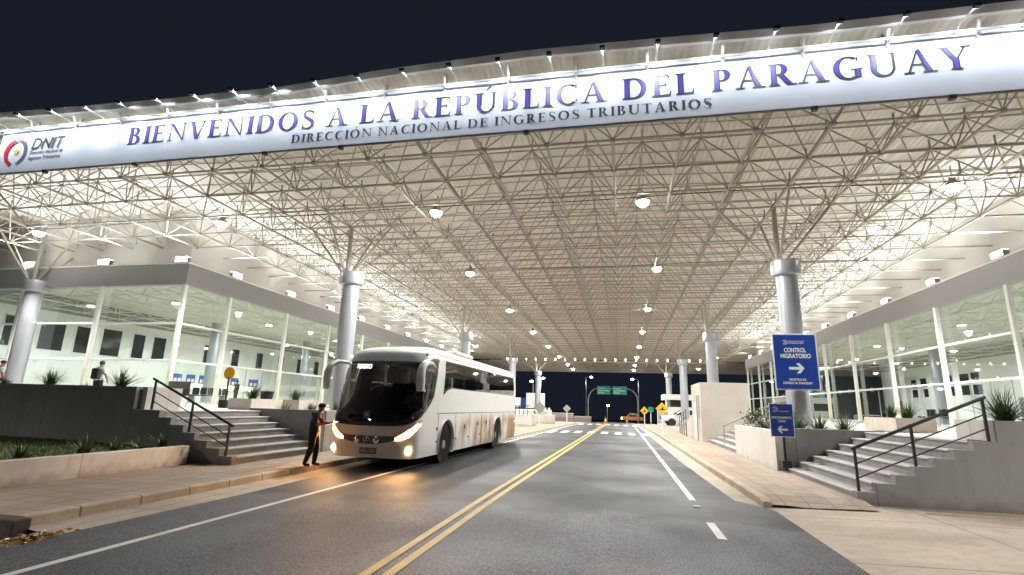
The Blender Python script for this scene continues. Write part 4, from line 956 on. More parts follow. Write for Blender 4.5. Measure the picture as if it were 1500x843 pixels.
# ================================================================== SIGNS
def panel(root, x0, x1, y, z0, z1, m, border, name='panel'):
    MB().box(x0, x1, y, y+.03, z0, z1).build('border', border, root, bevel=.006)
    b = .03*(x1-x0)
    MB().box(x0+b, x1-b, y-.006, y-.001, z0+b, z1-b).build(name, m, root)
def arrow(root, cx, cz, L, y, d):
    h = L*.36; t = L*.10; e = L*.30*d; a, b = cx-d*L/2, cx+d*L/2
    q = MB(); q.prism([(a, cz-t), (b-e*.75, cz-t), (b-e*.75, cz+t), (a, cz+t)], y-.010, y-.007)
    for s in (1, -1): q.prism([(b, cz), (b-e, cz+s*h), (b-e*1.75, cz+s*h), (b-e*.75, cz)], y-.012-.001*s, y-.007)
    q.build('arrow', M_sgnw, root)
def wreath_ring(root, cx, cz, r, y):
    q = MB(); k = 18
    for i in range(k):
        a, b = R(-60+300*i/k), R(-60+300*(i+.75)/k); rr = (r, r*.68)
        q.add([(cx+rr[0]*math.sin(a), y, cz-rr[0]*math.cos(a)*-1), (cx+rr[0]*math.sin(b), y, cz+rr[0]*math.cos(b)), (cx+rr[1]*math.sin(b), y, cz+rr[1]*math.cos(b)), (cx+rr[1]*math.sin(a), y, cz+rr[1]*math.cos(a))], [(0, 1, 2, 3)])
    q.build('emblem', M_sgnw, root); star(cx, cz, r*.38, y-.001).build('emblem', M_sgnw, root)
sg = thing('direction_sign', (6.0, 20.1, 3.4), 'large blue CONTROL MIGRATORIO sign with right arrow, fixed to the front column', 'sign')
SY = 20.10; panel(sg, 5.29, 6.75, SY, 2.47, 4.46, M_blue, M_sgnw)
q = MB(); yy = SY-.012
fit_text(q, 'CONTROL', 5.66, 6.38, 3.80, yy, bold=.035, h=.155); fit_text(q, 'MIGRATORIO', 5.53, 6.52, 3.59, yy, bold=.035, h=.155)
fit_text(q, 'REGISTRO DE', 5.76, 6.30, 2.80, yy, bold=.03, h=.075); fit_text(q, 'INGRESO AL PARAGUAY', 5.55, 6.50, 2.68, yy, bold=.03, h=.075)
fit_text(q, 'DIRECCI\u00d3N NACIONAL', 5.82, 6.35, 4.17, yy, bold=.02, h=.045); fit_text(q, 'DE MIGRACIONES', 5.82, 6.32, 4.10, yy, bold=.02, h=.045)
q.build('lettering', M_sgnw, sg); arrow(sg, 6.03, 3.23, .50, SY, 1); wreath_ring(sg, 5.71, 4.15, .085, yy)
MB().box(5.9, 6.2, SY+.031, SY+.13, 3.9, 4.0).build('bracket', M_alu, sg); MB().box(5.9, 6.2, SY+.031, SY+.13, 2.8, 2.9).build('bracket', M_alu, sg)
sg = thing('direction_sign', (4.42, 16.2, .1), 'small blue ESTACIONAMIENTO DE BUS sign with left arrow on a black post', 'sign')
SY = 16.12; panel(sg, 4.02, 4.64, SY, 1.02, 1.93, M_blue, M_sgnw)
q = MB(); yy = SY-.012
fit_text(q, 'ESTACIONAMIENTO', 4.07, 4.58, 1.515, yy, bold=.03, h=.062); fit_text(q, 'DE BUS', 4.24, 4.42, 1.42, yy, bold=.03, h=.062)
fit_text(q, 'PARAGUAY', 4.28, 4.54, 1.70, yy, bold=.01, h=.035); q.build('lettering', M_sgnw, sg)
arrow(sg, 4.33, 1.22, .27, SY, -1); wreath_ring(sg, 4.17, 1.765, .075, yy)
MB().tube([(4.36, SY+.06, .13), (4.36, SY+.06, 1.9)], .03, 8).build('post', M_black, sg)
MB().box(4.24, 4.48, SY-.08, SY+.2, .21, .40).build('base', M_black, sg, bevel=.02)

def diamond(loc, s, face, label, hump=False, h=1.0):
    t = thing('road_sign', loc, label, 'road sign'); x, y, z = loc
    MB().tube([(x, y+.03, z), (x, y+.03, h+s)], .045, 8).build('post', M_white, t)
    q = MB(); c = h+s*.3
    q.prism([(x-s, c), (x, c-s), (x+s, c), (x, c+s)], y-.02, y); q.build('plate', face, t, bevel=.01)
    if hump:
        q = MB(); q.prism([(x-.5*s, c-.22*s), (x+.5*s, c-.22*s), (x+.5*s, c-.12*s), (x+.3*s, c-.05*s), (x+.12*s, c+.14*s), (x-.05*s, c+.14*s), (x-.2*s, c-.1*s), (x-.5*s, c-.12*s)], y-.026, y-.021); q.prism([(x+.0*s, c+.14*s), (x+.16*s, c+.14*s), (x+.2*s, c+.42*s), (x+.1*s, c+.42*s)], y-.028, y-.021)
        q.build('symbol', M_black, t)
    return t
diamond((2.42, 35.0, .09), .40, M_yel, 'nearer yellow diamond hump sign on a white post by the right kerb', True, 1.62)
diamond((1.95, 51.5, .09), .40, M_yel, 'farther yellow diamond sign on a white post by the right kerb', True, 1.42)
diamond((-6.15, 39.5, .03), .46, M_fasc, 'larger grey back of a diamond sign near the rear of the bus', False, 1.45)
diamond((-5.55, 53.5, .03), .40, M_fasc, 'smaller grey back of a diamond sign by the left kerb, farther off', False, 1.42)

# gantry far beyond the crossing
GYY = 105.; gzv = gz(GYY)
gt = thing('sign_gantry', (-2.2, GYY, gzv), 'arched steel gantry with two green direction boards over the far road', 'sign gantry')
a0, a1, zt = -6.7, 2.8, 5.6
def arch(xb, s):
    pts = [(xb, GYY, gzv), (xb, GYY, 3.2)]+[(xb+s*2.0*(1-math.cos(R(a))), GYY, 3.2+2.3*math.sin(R(a))) for a in (20, 40, 60, 75, 90)]+[(-2.1, GYY, 5.5)]
    return pts
MB().tube(arch(a0, 1), .13, 8).build('arm', M_alu, gt, smooth=True); MB().tube(arch(a1, -1), .13, 8).build('arm', M_alu, gt, smooth=True)
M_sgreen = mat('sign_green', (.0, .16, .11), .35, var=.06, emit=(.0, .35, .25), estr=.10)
for (x0, x1) in ((-4.95, -2.35), (-2.0, .75)):
    MB().box(x0, x1, GYY-.25, GYY-.18, 4.35, 5.95).build('board', M_sgreen, gt)
    q = MB(); fit_text(q, 'ASUNCI\u00d3N', x0+.2, x0+1.6, 5.4, GYY-.262, bold=.03, h=.30); fit_text(q, 'CIUDAD DEL ESTE', x0+.2, x1-.3, 4.95, GYY-.262, bold=.03, h=.28); fit_text(q, 'CENTRO', x0+.2, x0+1.4, 4.52, GYY-.262, bold=.03, h=.28)
    q.build('lettering', M_sgnw, gt)
# lamp poles in the distance, and two added ones behind the viewpoint
def street_lamp(x, y, h, armx, label, power=0, col=(1, .98, .95)):
    t = thing('street_lamp', (x, y, gz(y)), label, 'street lamp'); z = gz(y)+h
    MB().tube([(x, y, gz(y)), (x, y, z-.3), (x+armx*.3, y, z-.05), (x+armx, y, z)], [.09, .06, .05, .04], 8).build('pole', M_fasc, t, smooth=True)
    MB().box(min(x+armx*.8, x+armx*1.25), max(x+armx*.8, x+armx*1.25), y-.16, y+.16, z-.03, z+.08).build('head', M_fasc, t, bevel=.02)
    MB().ball((x+armx*1.02, y, z-.1), .30, 10, sc=(1, 1, .55)).build('lens', mat('street_lens', (1, 1, 1), emit=(1, .97, .92), estr=14), t)
    if power: spot('street_lamp_light', (x+armx*1.02, y, z-.35), (0, 0, -1), power, 150, col, t, rad=.2)
street_lamp(-7.6, 112, 9.2, 1.1, 'distant lit street lamp left of the green boards', 700)
street_lamp(3.2, 112, 8.9, -1.2, 'distant lit street lamp right of the green boards', 700)
street_lamp(-13.6, 88, 7.0, .4, 'lit street lamp just right of the white board by the far column', 500)
street_lamp(-15.2, 90, 6.6, -.3, 'lit street lamp peeping out behind the far left column', 0)
street_lamp(12.6, 2.6, 8., -1.4, 'added unseen street lamp behind the viewpoint, on the driveway side', P_ADDED_STREET, NEUT)  # out of view, added to light the right foreground and bus front
street_lamp(-21, -9, 9., 1.4, 'added unseen street lamp behind the viewpoint, on the lawn side', 8000, NEUT)  # out of view, added to lift the left wall and lawn
street_lamp(-3.4, 118, 3.6, .2, 'thin orange-lit lamp post beneath the gantry', 0)
spot('sodium_glow', (-2.2, 116, 5.0), (0, 0, -1), 500, 130, (1, .35, .06), bpy.data.objects['street_lamp.006'], rad=.2)

# far left: white board, blue board, walls, bollards
o = thing('billboard', (-13.0, 78, 0), 'white blank board on posts behind the far left column', 'board')
MB().box(-14.2, -11.4, 78, 78.12, 1.4, 3.6).build('board', M_white, o); MB().tube([(-14, 78.2, -.3), (-14, 78.2, 3)], .05, 6).build('post', M_fasc, o); MB().tube([(-11.7, 78.2, -.3), (-11.7, 78.2, 3)], .05, 6).build('post', M_fasc, o)
o = thing('billboard', (-15.2, 80, 0), 'dark blue board behind the white board on the far left', 'board')
MB().box(-16.6, -13.3, 80, 80.1, .9, 2.9).build('board', mat('board_blue', (.008, .03, .18), .4, emit=(.02, .06, .4), estr=.05), o); MB().tube([(-15, 80.2, -.4), (-15, 80.2, 2.5)], .05, 6).build('post', M_fasc, o)
o = thing('billboard', (-9.0, 44, 0), 'small lit white panel at the rear corner of the bus', 'board')
MB().box(-12.4, -11.6, 60, 60.1, 1.6, 2.6).build('board', M_white, o); MB().tube([(-12, 60.15, .0), (-12, 60.15, 2)], .05, 6).build('post', M_fasc, o)
p3 = thing('planter', (-7.6, 44, 0), 'far white planter wall left of the grey diamond sign', 'planter')
MB().box(-9.0, -7.5, 44, 46.5, -.2, .95).build('wall', M_wall, p3, bevel=.01)
q = MB()
for k in range(4): q.tube([(-8.9+.35*k, 43.9, .9), (-8.9+.35*k, 43.9, 1.7)], .025, 5)
q.tube([(-9, 43.9, 1.7), (-7.7, 43.9, 1.7)], .025, 5); q.build('railing', M_black, p3)
p3 = thing('planter', (-7, 52, 0), 'farther white planter wall with low plants right of the grey diamond sign', 'planter')
MB().box(-9.2, -6.9, 52, 55, -.2, .85).build('wall', M_wall, p3, bevel=.01); shrub((-8.2, 53, .85), 'low dark foliage on the farther white planter', .6, .35, 200, 90, .14)
for (x0, x1, y, z, lab) in ((-12.5, -7.5, 82, .75, 'long low grey wall beyond the left planter'), (-7.6, -4.9, 84, .3, 'lower dark grey wall before the gantry post')):
    o = thing('low_wall', ((x0+x1)/2, y, -.6), lab, 'wall'); MB().box(x0, x1, y, y+.3, -.8, z).build('wall', M_wallg, o); MB().box(x0-.03, x1+.03, y-.03, y+.33, z, z+.06).build('coping', M_wall, o)
for k, (x, y, lab) in enumerate([(-11.6, 80, 'white bollard, first of the pair by the low grey wall'), (-11.0, 80, 'white bollard, second of the pair by the low grey wall')]):
    o = thing('bollard', (x, y, -.5), lab, 'bollard', 'white bollards'); MB().lathe([(.17, -.5), (.17, 1.45), (.1, 1.52), (0, 1.52)], (x, y, 0), 12).build('post', M_white, o, smooth=True)
def cone(x, y, s, label):
    o = thing('traffic_cone', (x, y, gz(y)), label, 'traffic cone', 'traffic cones'); z = gz(y)
    MB().box(x-.2*s, x+.2*s, y-.2*s, y+.2*s, z, z+.04*s).build('base', M_orange, o)
    MB().lathe([(.15*s, .04*s), (.035*s, .75*s), (0, .75*s)], (x, y, z), 12).build('cone', M_orange, o, smooth=True)
    MB().lathe([(.112*s, .30*s), (.078*s, .50*s)], (x, y, z), 12).build('band', M_sgnw, o, smooth=True)
cone(-1.95, 60.2, 1.0, 'orange and white cone standing at the end of the yellow lines'); cone(-6.0, 90, 1.1, 'white-banded cone beside the far gantry post'); cone(.6, 92, .9, 'cone on the far road right of the gantry middle')
# far right kit: cabinets and a small green sign
o = thing('road_sign', (2.75, 62, 0), 'small green and white sign behind the farther yellow diamond', 'road sign')
MB().box(2.75, 3.35, 62, 62.05, 1.45, 1.95).build('plate', M_sgreen, o); MB().tube([(3.05, 62.1, -.1), (3.05, 62.1, 2)], .04, 6).build('post', M_white, o)
for k, (x, lab) in enumerate([(4.3, 'pale cabinet, left of the pair beside the white pickup'), (5.0, 'pale cabinet, right of the pair beside the white pickup')]):
    o = thing('utility_cabinet', (x, 66, -.2), lab, 'cabinet'); MB().box(x-.28, x+.28, 66, 66.4, -.2, 1.6).build('body', M_white, o, bevel=.02); MB().box(x-.24, x+.24, 65.985, 65.998, .1, 1.5).build('door', M_fasc, o)
o = thing('guard_booth', (8, 72, 0), 'low white guard booth behind the distant right columns', 'booth')
MB().box(5.9, 12, 72, 76, -.2, 2.1).build('wall', M_white, o); MB().box(5.2, 12.4, 71.4, 76.4, 3.0, 3.7).build('roof', M_white, o, bevel=.03); MB().box(6.1, 11.8, 72.1, 75.9, 2.1, 3.0).build('window', M_dkgl, o)
for x in (5.5, 12.1): MB().box(x-.1, x+.1, 71.6, 71.8, -.2, 3.0).build('post', M_white, o)

# ================================================================== VEHICLES
def wheel(root, x, y, z, r, w, side, name='wheel', rimc=None):
    wh = MB().lathe([(r*.62, -w/2), (r*.94, -w/2), (r, -w*.36), (r, w*.36), (r*.94, w/2), (r*.62, w/2)], (x, y, z), 28, axis='x').build(name, M_dark, root, local=True, smooth=True)
    rm = MB(); d = side*w/2
    rm.lathe([(r*.63, d*.9), (r*.60, d*.98), (r*.52, d*.55), (r*.30, d*.5), (r*.24, d*1.0), (r*.12, d*1.08), (0, d*1.08)], (x, y, z), 24, axis='x')
    for k in range(8):
        a = R(45*k); rm.lathe([(.025, d*.55), (.025, d*.66), (0, d*.68)], (x, y+r*.40*math.cos(a), z+r*.40*math.sin(a)), 8, axis='x')
    o = rm.build('rim', rimc or mat('rim_dusty', (.42, .31, .20), .5, metal=.4, var=.3, scale=6), wh, local=True, smooth=True)
    return wh

bus = thing('bus', (-6.56, 13.02, -.058), 'white long-distance coach with TURISMO display and lit headlights at the left kerb', 'bus', None, R(-1.2)); bus.scale = (1, 1, 1.045)
HW, D_, LB = 1.27, .62, 12.0
def yf(z): return lerp_tab([(.2, .06), (.6, 0), (1.1, .02), (1.3, .06), (2.7, .50), (2.95, .66), (3.1, .95), (3.2, 1.5), (3.27, 2.3)])(z)
def hw(z): return lerp_tab([(.25, 1.23), (.5, 1.27), (2.4, 1.27), (2.9, 1.23), (3.05, 1.15), (3.16, 1.0), (3.22, .8), (3.27, .4)])(z)
def S(u, z, off=0.):
    s = 1 if u >= 0 else -1; a = abs(u); h = hw(z); f = yf(z)
    def P(a):
        if a <= 1:
            th = a*math.pi/2; return Vector((s*h*math.sin(th)**.62, f+D_*(1-max(0, math.cos(th))**.62), z))
        return Vector((s*h, f+D_+(a-1), z))
    p = P(a)
    if off:
        q0, q1 = P(max(0, a-.01)), P(a+.01); t = (q1-q0)
        if t.length < 1e-6: t = Vector((s, 0, 0))
        nrm = Vector((t.y, -t.x, 0)).normalized()*(1 if s > 0 else -1)
        if nrm.y > .2 and a <= 1: nrm = -nrm
        p = p+nrm*off
    return p
def usd(y, z): return 1+(y-yf(z)-D_)      # u of a point on the side at length y
lv = [.27, .34, .5, .7, .9, 1.1, 1.3, 1.6, 1.9, 2.2, 2.5, 2.7, 2.85, 2.95, 3.05, 3.12, 3.18, 3.22, 3.25, 3.27]
us = [k/14 for k in range(15)]
def ring_at(z):
    rear = LB-(.0 if z < 2.9 else (z-2.9)*1.2); pts = []
    ysd = [2.9, 3.4, 5, 7, 8.2, 9, 10.2, 11.2]
    f = [S(u, z) for u in us]
    right = f+[Vector((hw(z), y, z)) for y in ysd]+[Vector((hw(z), rear-.18, z)), Vector((hw(z)-.18, rear, z))]
    left = [Vector((-p.x, p.y, p.z)) for p in right[1:]]
    return right+left[::-1]
mb = MB(); rings = [ring_at(z) for z in lv]; n = len(rings[0])
mb.add([p for r in rings for p in r], [(i*n+j, i*n+(j+1) % n, (i+1)*n+(j+1) % n, (i+1)*n+j) for i in range(len(lv)-1) for j in range(n)]+[tuple(range(n-1, -1, -1)), tuple((len(lv)-1)*n+j for j in range(n))])
body = mb.build('body', M_bus, bus, local=True, smooth=True)
FWY, RWY, WR = 2.42, 8.45, .50
cut = MB()
for y in (FWY, RWY): cut.lathe([(.60, -1.6), (.60, 1.6)], (0, y, WR+.06), 28, axis='x')
co = cut.build('cutter', M_dark, bus, local=True)
def zbw(u):
    a = abs(u); return lerp_tab([(0, 1.04), (.4, 1.06), (.7, 1.16), (.9, 1.30), (1.0, 1.40), (1.2, 1.58), (1.42, 1.82)])(a)
def ztw(u):
    a = abs(u); return lerp_tab([(0, 2.71), (.5, 2.70), (.8, 2.74), (1.0, 2.84), (1.25, 2.86), (1.42, 2.84)])(a)
SIDE = [(2.0, 1.86), (2.35, 2.02), (2.75, 2.09), (11.2, 2.07), (11.42, 2.16), (11.46, 2.3), (11.40, 2.86), (2.16, 2.86)]
cav = MB().box(-1.16, 1.16, .85, 11.6, .95, 2.95).build('cutter', M_dark, bus, local=True)
win = MB().prism([(p[0], p[1]) for p in [(2.06, 1.93), (2.37, 2.06), (2.76, 2.13), (11.18, 2.11), (11.40, 2.2), (11.36, 2.82), (2.2, 2.82)]], -1.6, 1.6, 'x').build('cutter', M_dark, bus, local=True)
sc_ = MB(); cu_ = [-1.36+2.72*k/32 for k in range(33)]; vs = []
for u in cu_:
    for off in (.15, None):
        for k in range(7):
            z = zbw(u)+.05+(ztw(u)-zbw(u)-.09)*k/6
            p = S(u, z, .15); vs.append(p if off else Vector((S(u, z).x*.55, max(.95, S(u, z).y+.3), z)))
nn = 14; fs = []
for i in range(32):
    for k in range(6):
        fs += [(i*nn+k, (i+1)*nn+k, (i+1)*nn+k+1, i*nn+k+1), (i*nn+7+k, i*nn+8+k, (i+1)*nn+8+k, (i+1)*nn+7+k)]
    fs += [(i*nn, i*nn+7, (i+1)*nn+7, (i+1)*nn), (i*nn+6, (i+1)*nn+6, (i+1)*nn+13, i*nn+13)]
for i in (0, 32): fs += [(i*nn+k, i*nn+k+1, i*nn+8+k, i*nn+7+k) for k in range(6)]
scr = sc_.add(vs, fs).build('cutter', M_dark, bus, local=True)
for extra_ in (cav, win, scr):
    q_ = body.modifiers.new('cut', 'BOOLEAN'); q_.operation = 'DIFFERENCE'; q_.object = extra_; q_.solver = 'EXACT'
bm_ = body.modifiers.new('cut', 'BOOLEAN'); bm_.operation = 'DIFFERENCE'; bm_.object = co; bm_.solver = 'EXACT'
bpy.context.view_layer.update(); dg = bpy.context.evaluated_depsgraph_get()
me = bpy.data.meshes.new_from_object(body.evaluated_get(dg)); body.modifiers.clear()
try: me.set_sharp_from_angle(angle=R(40))
except Exception: pass
body.data = me
for extra_ in (co, cav, win, scr): bpy.data.objects.remove(extra_)
if not me.materials: me.materials.append(M_bus)
for y in (FWY, RWY):
    q = MB(); q.lathe([(.585, -1.2), (.585, 1.22)], (0, y, WR+.06), 28, axis='x'); q.build('wheel_well', mat('well_black', (.008, .008, .008), .9), bus, local=True)
    for s in (1, -1):
        wheel(bus, s*1.07, y, WR, WR, .30, s)
        pts = [(s*(HW+.004), y+.64*math.cos(R(a)), WR+.06+.64*math.sin(R(a))) for a in range(-28, 209, 12)]
        MB().tube(pts, .045, 6, flat=.5).build('arch_trim', M_bus, bus, local=True, smooth=True)
# glass: wrap-round windscreen
def patch(us_, zb, zt, off, nz_=10):
    mb = MB(); vs = []
    for u in us_:
        for k in range(nz_+1):
            z = zb(u)+(zt(u)-zb(u))*k/nz_; vs.append(S(u, z, off))
    m_ = nz_+1
    return mb.add(vs, [(i*m_+k, (i+1)*m_+k, (i+1)*m_+k+1, i*m_+k+1) for i in range(len(us_)-1) for k in range(nz_)])
uu = [-1.42+2.84*k/44 for k in range(45)]
patch(uu, zbw, ztw, .008).build('windscreen', glass_mat('windscreen_glass', (.42, .39, .38), refl=.045, trans=1.), bus, local=True, smooth=True)
patch([-.9+1.8*k/24 for k in range(25)], lambda u: 1.04+.26*(abs(u)/.9)**2+.0, lambda u: 1.14+.26*(abs(u)/.9)**2, .012, 2).build('windscreen_seal', M_black, bus, local=True)
# cabin: floor, dash, seats, driver
M_cab = mat('cabin_dark', (.030, .025, .024), .7, var=.3, scale=5)
MB().box(-1.15, 1.15, .9, 11.55, .955, 1.0).build('cabin_floor', M_cab, bus, local=True)
MB().prism([(.45, 1.06), (1.05, 1.06), (1.0, 1.22), (.62, 1.30)], -1.0, 1.0, 'x').build('dashboard', M_cab, bus, local=True, bevel=.03)
M_seat = mat('seat_cloth', (.05, .045, .055), .9, var=.4, scale=9)
for y in [2.9+.85*k for k in range(10)]:
    for x in (-.9, -.45, .45, .9):
        q = MB(); q.box(x-.2, x+.2, y, y+.45, 1.35, 1.48); q.prism([(y+.42, 1.4), (y+.55, 1.4), (y+.68, 2.22), (y+.57, 2.25)], x-.2, x+.2, 'x'); q.build('seat', M_seat, bus, local=True, bevel=.03)
q = MB(); q.box(.28, .72, 1.5, 1.95, 1.2, 1.35); q.prism([(1.9, 1.3), (2.02, 1.3), (2.1, 2.05), (1.98, 2.08)], .28, .72, 'x'); q.build('driver_seat', M_seat, bus, local=True, bevel=.03)
MB().tube([S(.02, 1.15, .016), S(.03, 2.68, .016)], .012, 6).build('screen_divider', M_black, bus, local=True)
MB().tube([S(-.32, 1.17, .03), S(-.02, 1.24, .03), S(.15, 1.45, .03)], .012, 5).build('wiper', M_black, bus, local=True)
MB().tube([S(.42, 1.18, .03), S(.62, 1.30, .03)], .012, 5).build('wiper', M_black, bus, local=True)
q = patch([-.86, -.82, -.78, -.74], lambda u: 1.55, lambda u: 2.35, .011, 3); q.build('screen_reflection', mat('reflection_pale', (.30, .30, .30), .8), bus, local=True)  # pale door-glass reflection painted as a strip on the windscreen
q = MB(); q.tube([(.5+.22*math.cos(R(a)), 1.18-.10*math.sin(R(a)), 1.42+.19*math.sin(R(a))) for a in range(0, 361, 20)], .016, 6); q.tube([(.5, 1.2, 1.40), (.5, .95, 1.2)], .025, 6); q.build('steering_wheel', mat('dim_plastic', (.10, .10, .10), .6), bus, local=True)
def ux(x):
    return (1 if x >= 0 else -1)*math.asin(min(1, (abs(x)/1.26)**(1/.62)))/(math.pi/2)
# LED destination text
def on_screen(body, u0, u1, z, h, m, name, bold=0.):
    vs, fs = text_mesh(body, 1., 0, bold, 1., 'LEFT'); a = min(v[0] for v in vs); b = max(v[0] for v in vs); t = max(v[1] for v in vs)
    mb = MB(); mb.add([S(u0+(u1-u0)*(v[0]-a)/(b-a), z+h*v[1]/t, .02) for v in vs], fs); return mb.build(name, m, bus, local=True)
def on_screen(body, x0, x1, z, h, m, name, bold=0.):
    vs, fs = text_mesh(body, 1., 0, bold, 1., 'LEFT'); a = min(v[0] for v in vs); b = max(v[0] for v in vs); t = max(v[1] for v in vs)
    mb = MB(); mb.add([S(ux(x0+(x1-x0)*(v[0]-a)/(b-a)), z+h*v[1]/t, .022) for v in vs], fs); return mb.build(name, m, bus, local=True)
on_screen('TURISMO', -.78, -.30, 2.50, .12, mat('led_white', (.1, .1, .1), emit=(.9, .97, 1), estr=1.1), 'destination_display', .015)
patch([ux(-.22), ux(-.17), ux(-.12), ux(-.07), ux(-.03)], lambda u: 1.22, lambda u: 1.41, .013, 2).build('sticker', mat('sticker_blue', (.04, .15, .34), .4), bus, local=True)
q = MB(); cst = lambda x, z: S(ux(x), z, .022)
q.tube([cst(-.125+.045*math.cos(R(a)), 1.28+.045*math.sin(R(a))) for a in range(120, 421, 25)], .008, 5); q.tube([cst(-.14, 1.375), cst(-.14, 1.31), cst(-.09, 1.31), cst(-.06, 1.25)], .008, 5); q.build('sticker_mark', M_sgnw, bus, local=True)
# side glazing, both sides
for s in (1, -1):
    x = s*(HW+.004); q = MB()
    pts = SIDE
    xo = s*(1.232+.012)
    vs = [(s*(hw(z)+.006), y, z) for y, z in pts]; mid = [(s*(hw(2.4)+.006), y, 2.4) for y in (2.08, 11.45)]
    q.add([vs[0], vs[1], vs[2], vs[3], vs[4], vs[5], mid[1], mid[0]], [tuple(range(8))]); q.add([mid[0], mid[1], vs[6], vs[7]], [(0, 1, 2, 3)])
    q.build('side_glass', M_busgl, bus, local=True)
    q = MB()
    for y in (3.9, 5.5, 7.1, 8.7, 10.2): q.add([(s*(hw(z)+.0095), y+dy, z) for dy in (-.012, .012) for z in (2.08, 2.4, 2.86)], [(0, 1, 4, 3), (1, 2, 5, 4)])
    q.build('glass_joint', M_black, bus, local=True)
    # roof gutter and belt seam
    MB().tube([(s*(hw(2.98)+.0), y, 2.985) for y in (1.5, 4, 8, 11.7)], .022, 6).build('roof_gutter', M_bus, bus, local=True)
    q = MB(); q.box(min(x, x+s*.003), max(x, x+s*.003), 1.55, 11.8, 1.362, 1.378)
    for y in (1.72, 3.25, 4.75, 6.15, 7.35, 9.5): q.box(min(x, x+s*.003), max(x, x+s*.003), y-.008, y+.008, .38 if y < 9 else .45, 1.355)
    q.build('hatch_seam', mat('seam_grey', (.10, .09, .08), .8), bus, local=True)
    for (y, z, w, h) in ((4.2, .95, .07, .12), (5.7, 1.0, .07, .12), (6.85, 1.02, .07, .12), (4.6, .62, .10, .04), (6.0, .64, .10, .04), (7.2, .66, .10, .04), (1.62, .62, .10, .04), (3.35, .62, .10, .04)):
        MB().box(min(x, x+s*.012), max(x, x+s*.012), y-w/2, y+w/2, z-h/2, z+h/2).build('hatch_handle', M_black, bus, local=True)
    MB().box(min(x, x+s*.012), max(x, x+s*.012), 1.58, 1.66, .92, 1.0).build('side_marker', mat('marker_red', (.5, .05, .03), .4), bus, local=True)
    MB().box(min(x, x+s*.012), max(x, x+s*.012), 11.55, 11.65, .95, 1.0).build('side_marker', mat('marker_amber', (.8, .4, .1), .4, emit=(1, .6, .2), estr=1.0), bus, local=True)
q = MB(); q.add([(HW+.010, y, z) for y, z in ((1.02, 1.62), (1.06, 1.62), (1.14, 2.42), (1.10, 2.42))], [(0, 1, 2, 3)]); q.build('door_seam', M_black, bus, local=True)
# front: grille slot, horns, emblem, plate, lamps
def gx(k, w=.74): return -w+2*w*k/20
def zg(x): return .60+.10*(abs(x)/.74)**2
M_gril = mat('grille_grey', (.13, .12, .115), .5, var=.2, scale=6)
GU = {ux(gx(k)): gx(k) for k in range(21)}
patch(list(GU), lambda u: zg(GU[u]), lambda u: zg(GU[u])+.20-.09*(abs(GU[u])/.74)**2, .010, 3).build('grille', M_gril, bus, local=True)
MB().tube([S(ux(gx(k, .80)), zg(gx(k, .80))-.012, .014) for k in range(21)], .014, 6).build('grille_trim', M_bus, bus, local=True)
for u in (-.32, .25):
    c = S(ux(u), .71, .02); q = MB(); q.lathe([(.085, .0), (.085, -.03), (.055, -.035), (.05, -.015), (.02, -.03), (0, -.035)], tuple(c), 18, axis='y'); q.build('horn_cover', mat('chrome', (.75, .75, .75), .15, metal=1., var=.02), bus, local=True, smooth=True)
c = S(ux(-.03), .705, .02); q = MB(); q.lathe([(.085, 0), (.085, -.02), (0, -.022)], tuple(c), 18, axis='y'); q.build('badge', M_black, bus, local=True)
q = MB()
for a in (90, 210, 330): q.tube([(c.x, c.y-.028, c.z), (c.x+.07*math.cos(R(a)), c.y-.028, c.z+.07*math.sin(R(a)))], .009, 5)
q.tube([(c.x+.075*math.cos(R(a)), c.y-.026, c.z+.075*math.sin(R(a))) for a in range(0, 361, 30)], .008, 5); q.build('badge_mark', bpy.data.materials['chrome'], bus, local=True)
c = S(ux(.02), .44, .012); q = MB(); q.box(c.x-.24, c.x+.24, c.y-.015, c.y, c.z-.075, c.z+.075); pl_ = q.build('number_plate', M_gril, bus, local=True)
q = MB()
for k in range(7): q.box(c.x-.2+.058*k, c.x-.16+.058*k, c.y-.019, c.y-.0155, c.z-.04, c.z+(.04 if k != 3 else -.02))
q.build('plate_marks', mat('plate_pale', (.45, .42, .38), .5), bus, local=True)
M_head = mat('headlight_lens', (1, 1, 1), .3, emit=(1, .62, .26), estr=12); M_amb = mat('indicator_lens', (1, .4, .1), .3, emit=(1, .36, .06), estr=9); M_house_glow = mat('lamp_housing', (.70, .26, .12), .3, var=.1)  # orange halo of the headlights painted into the housing colour
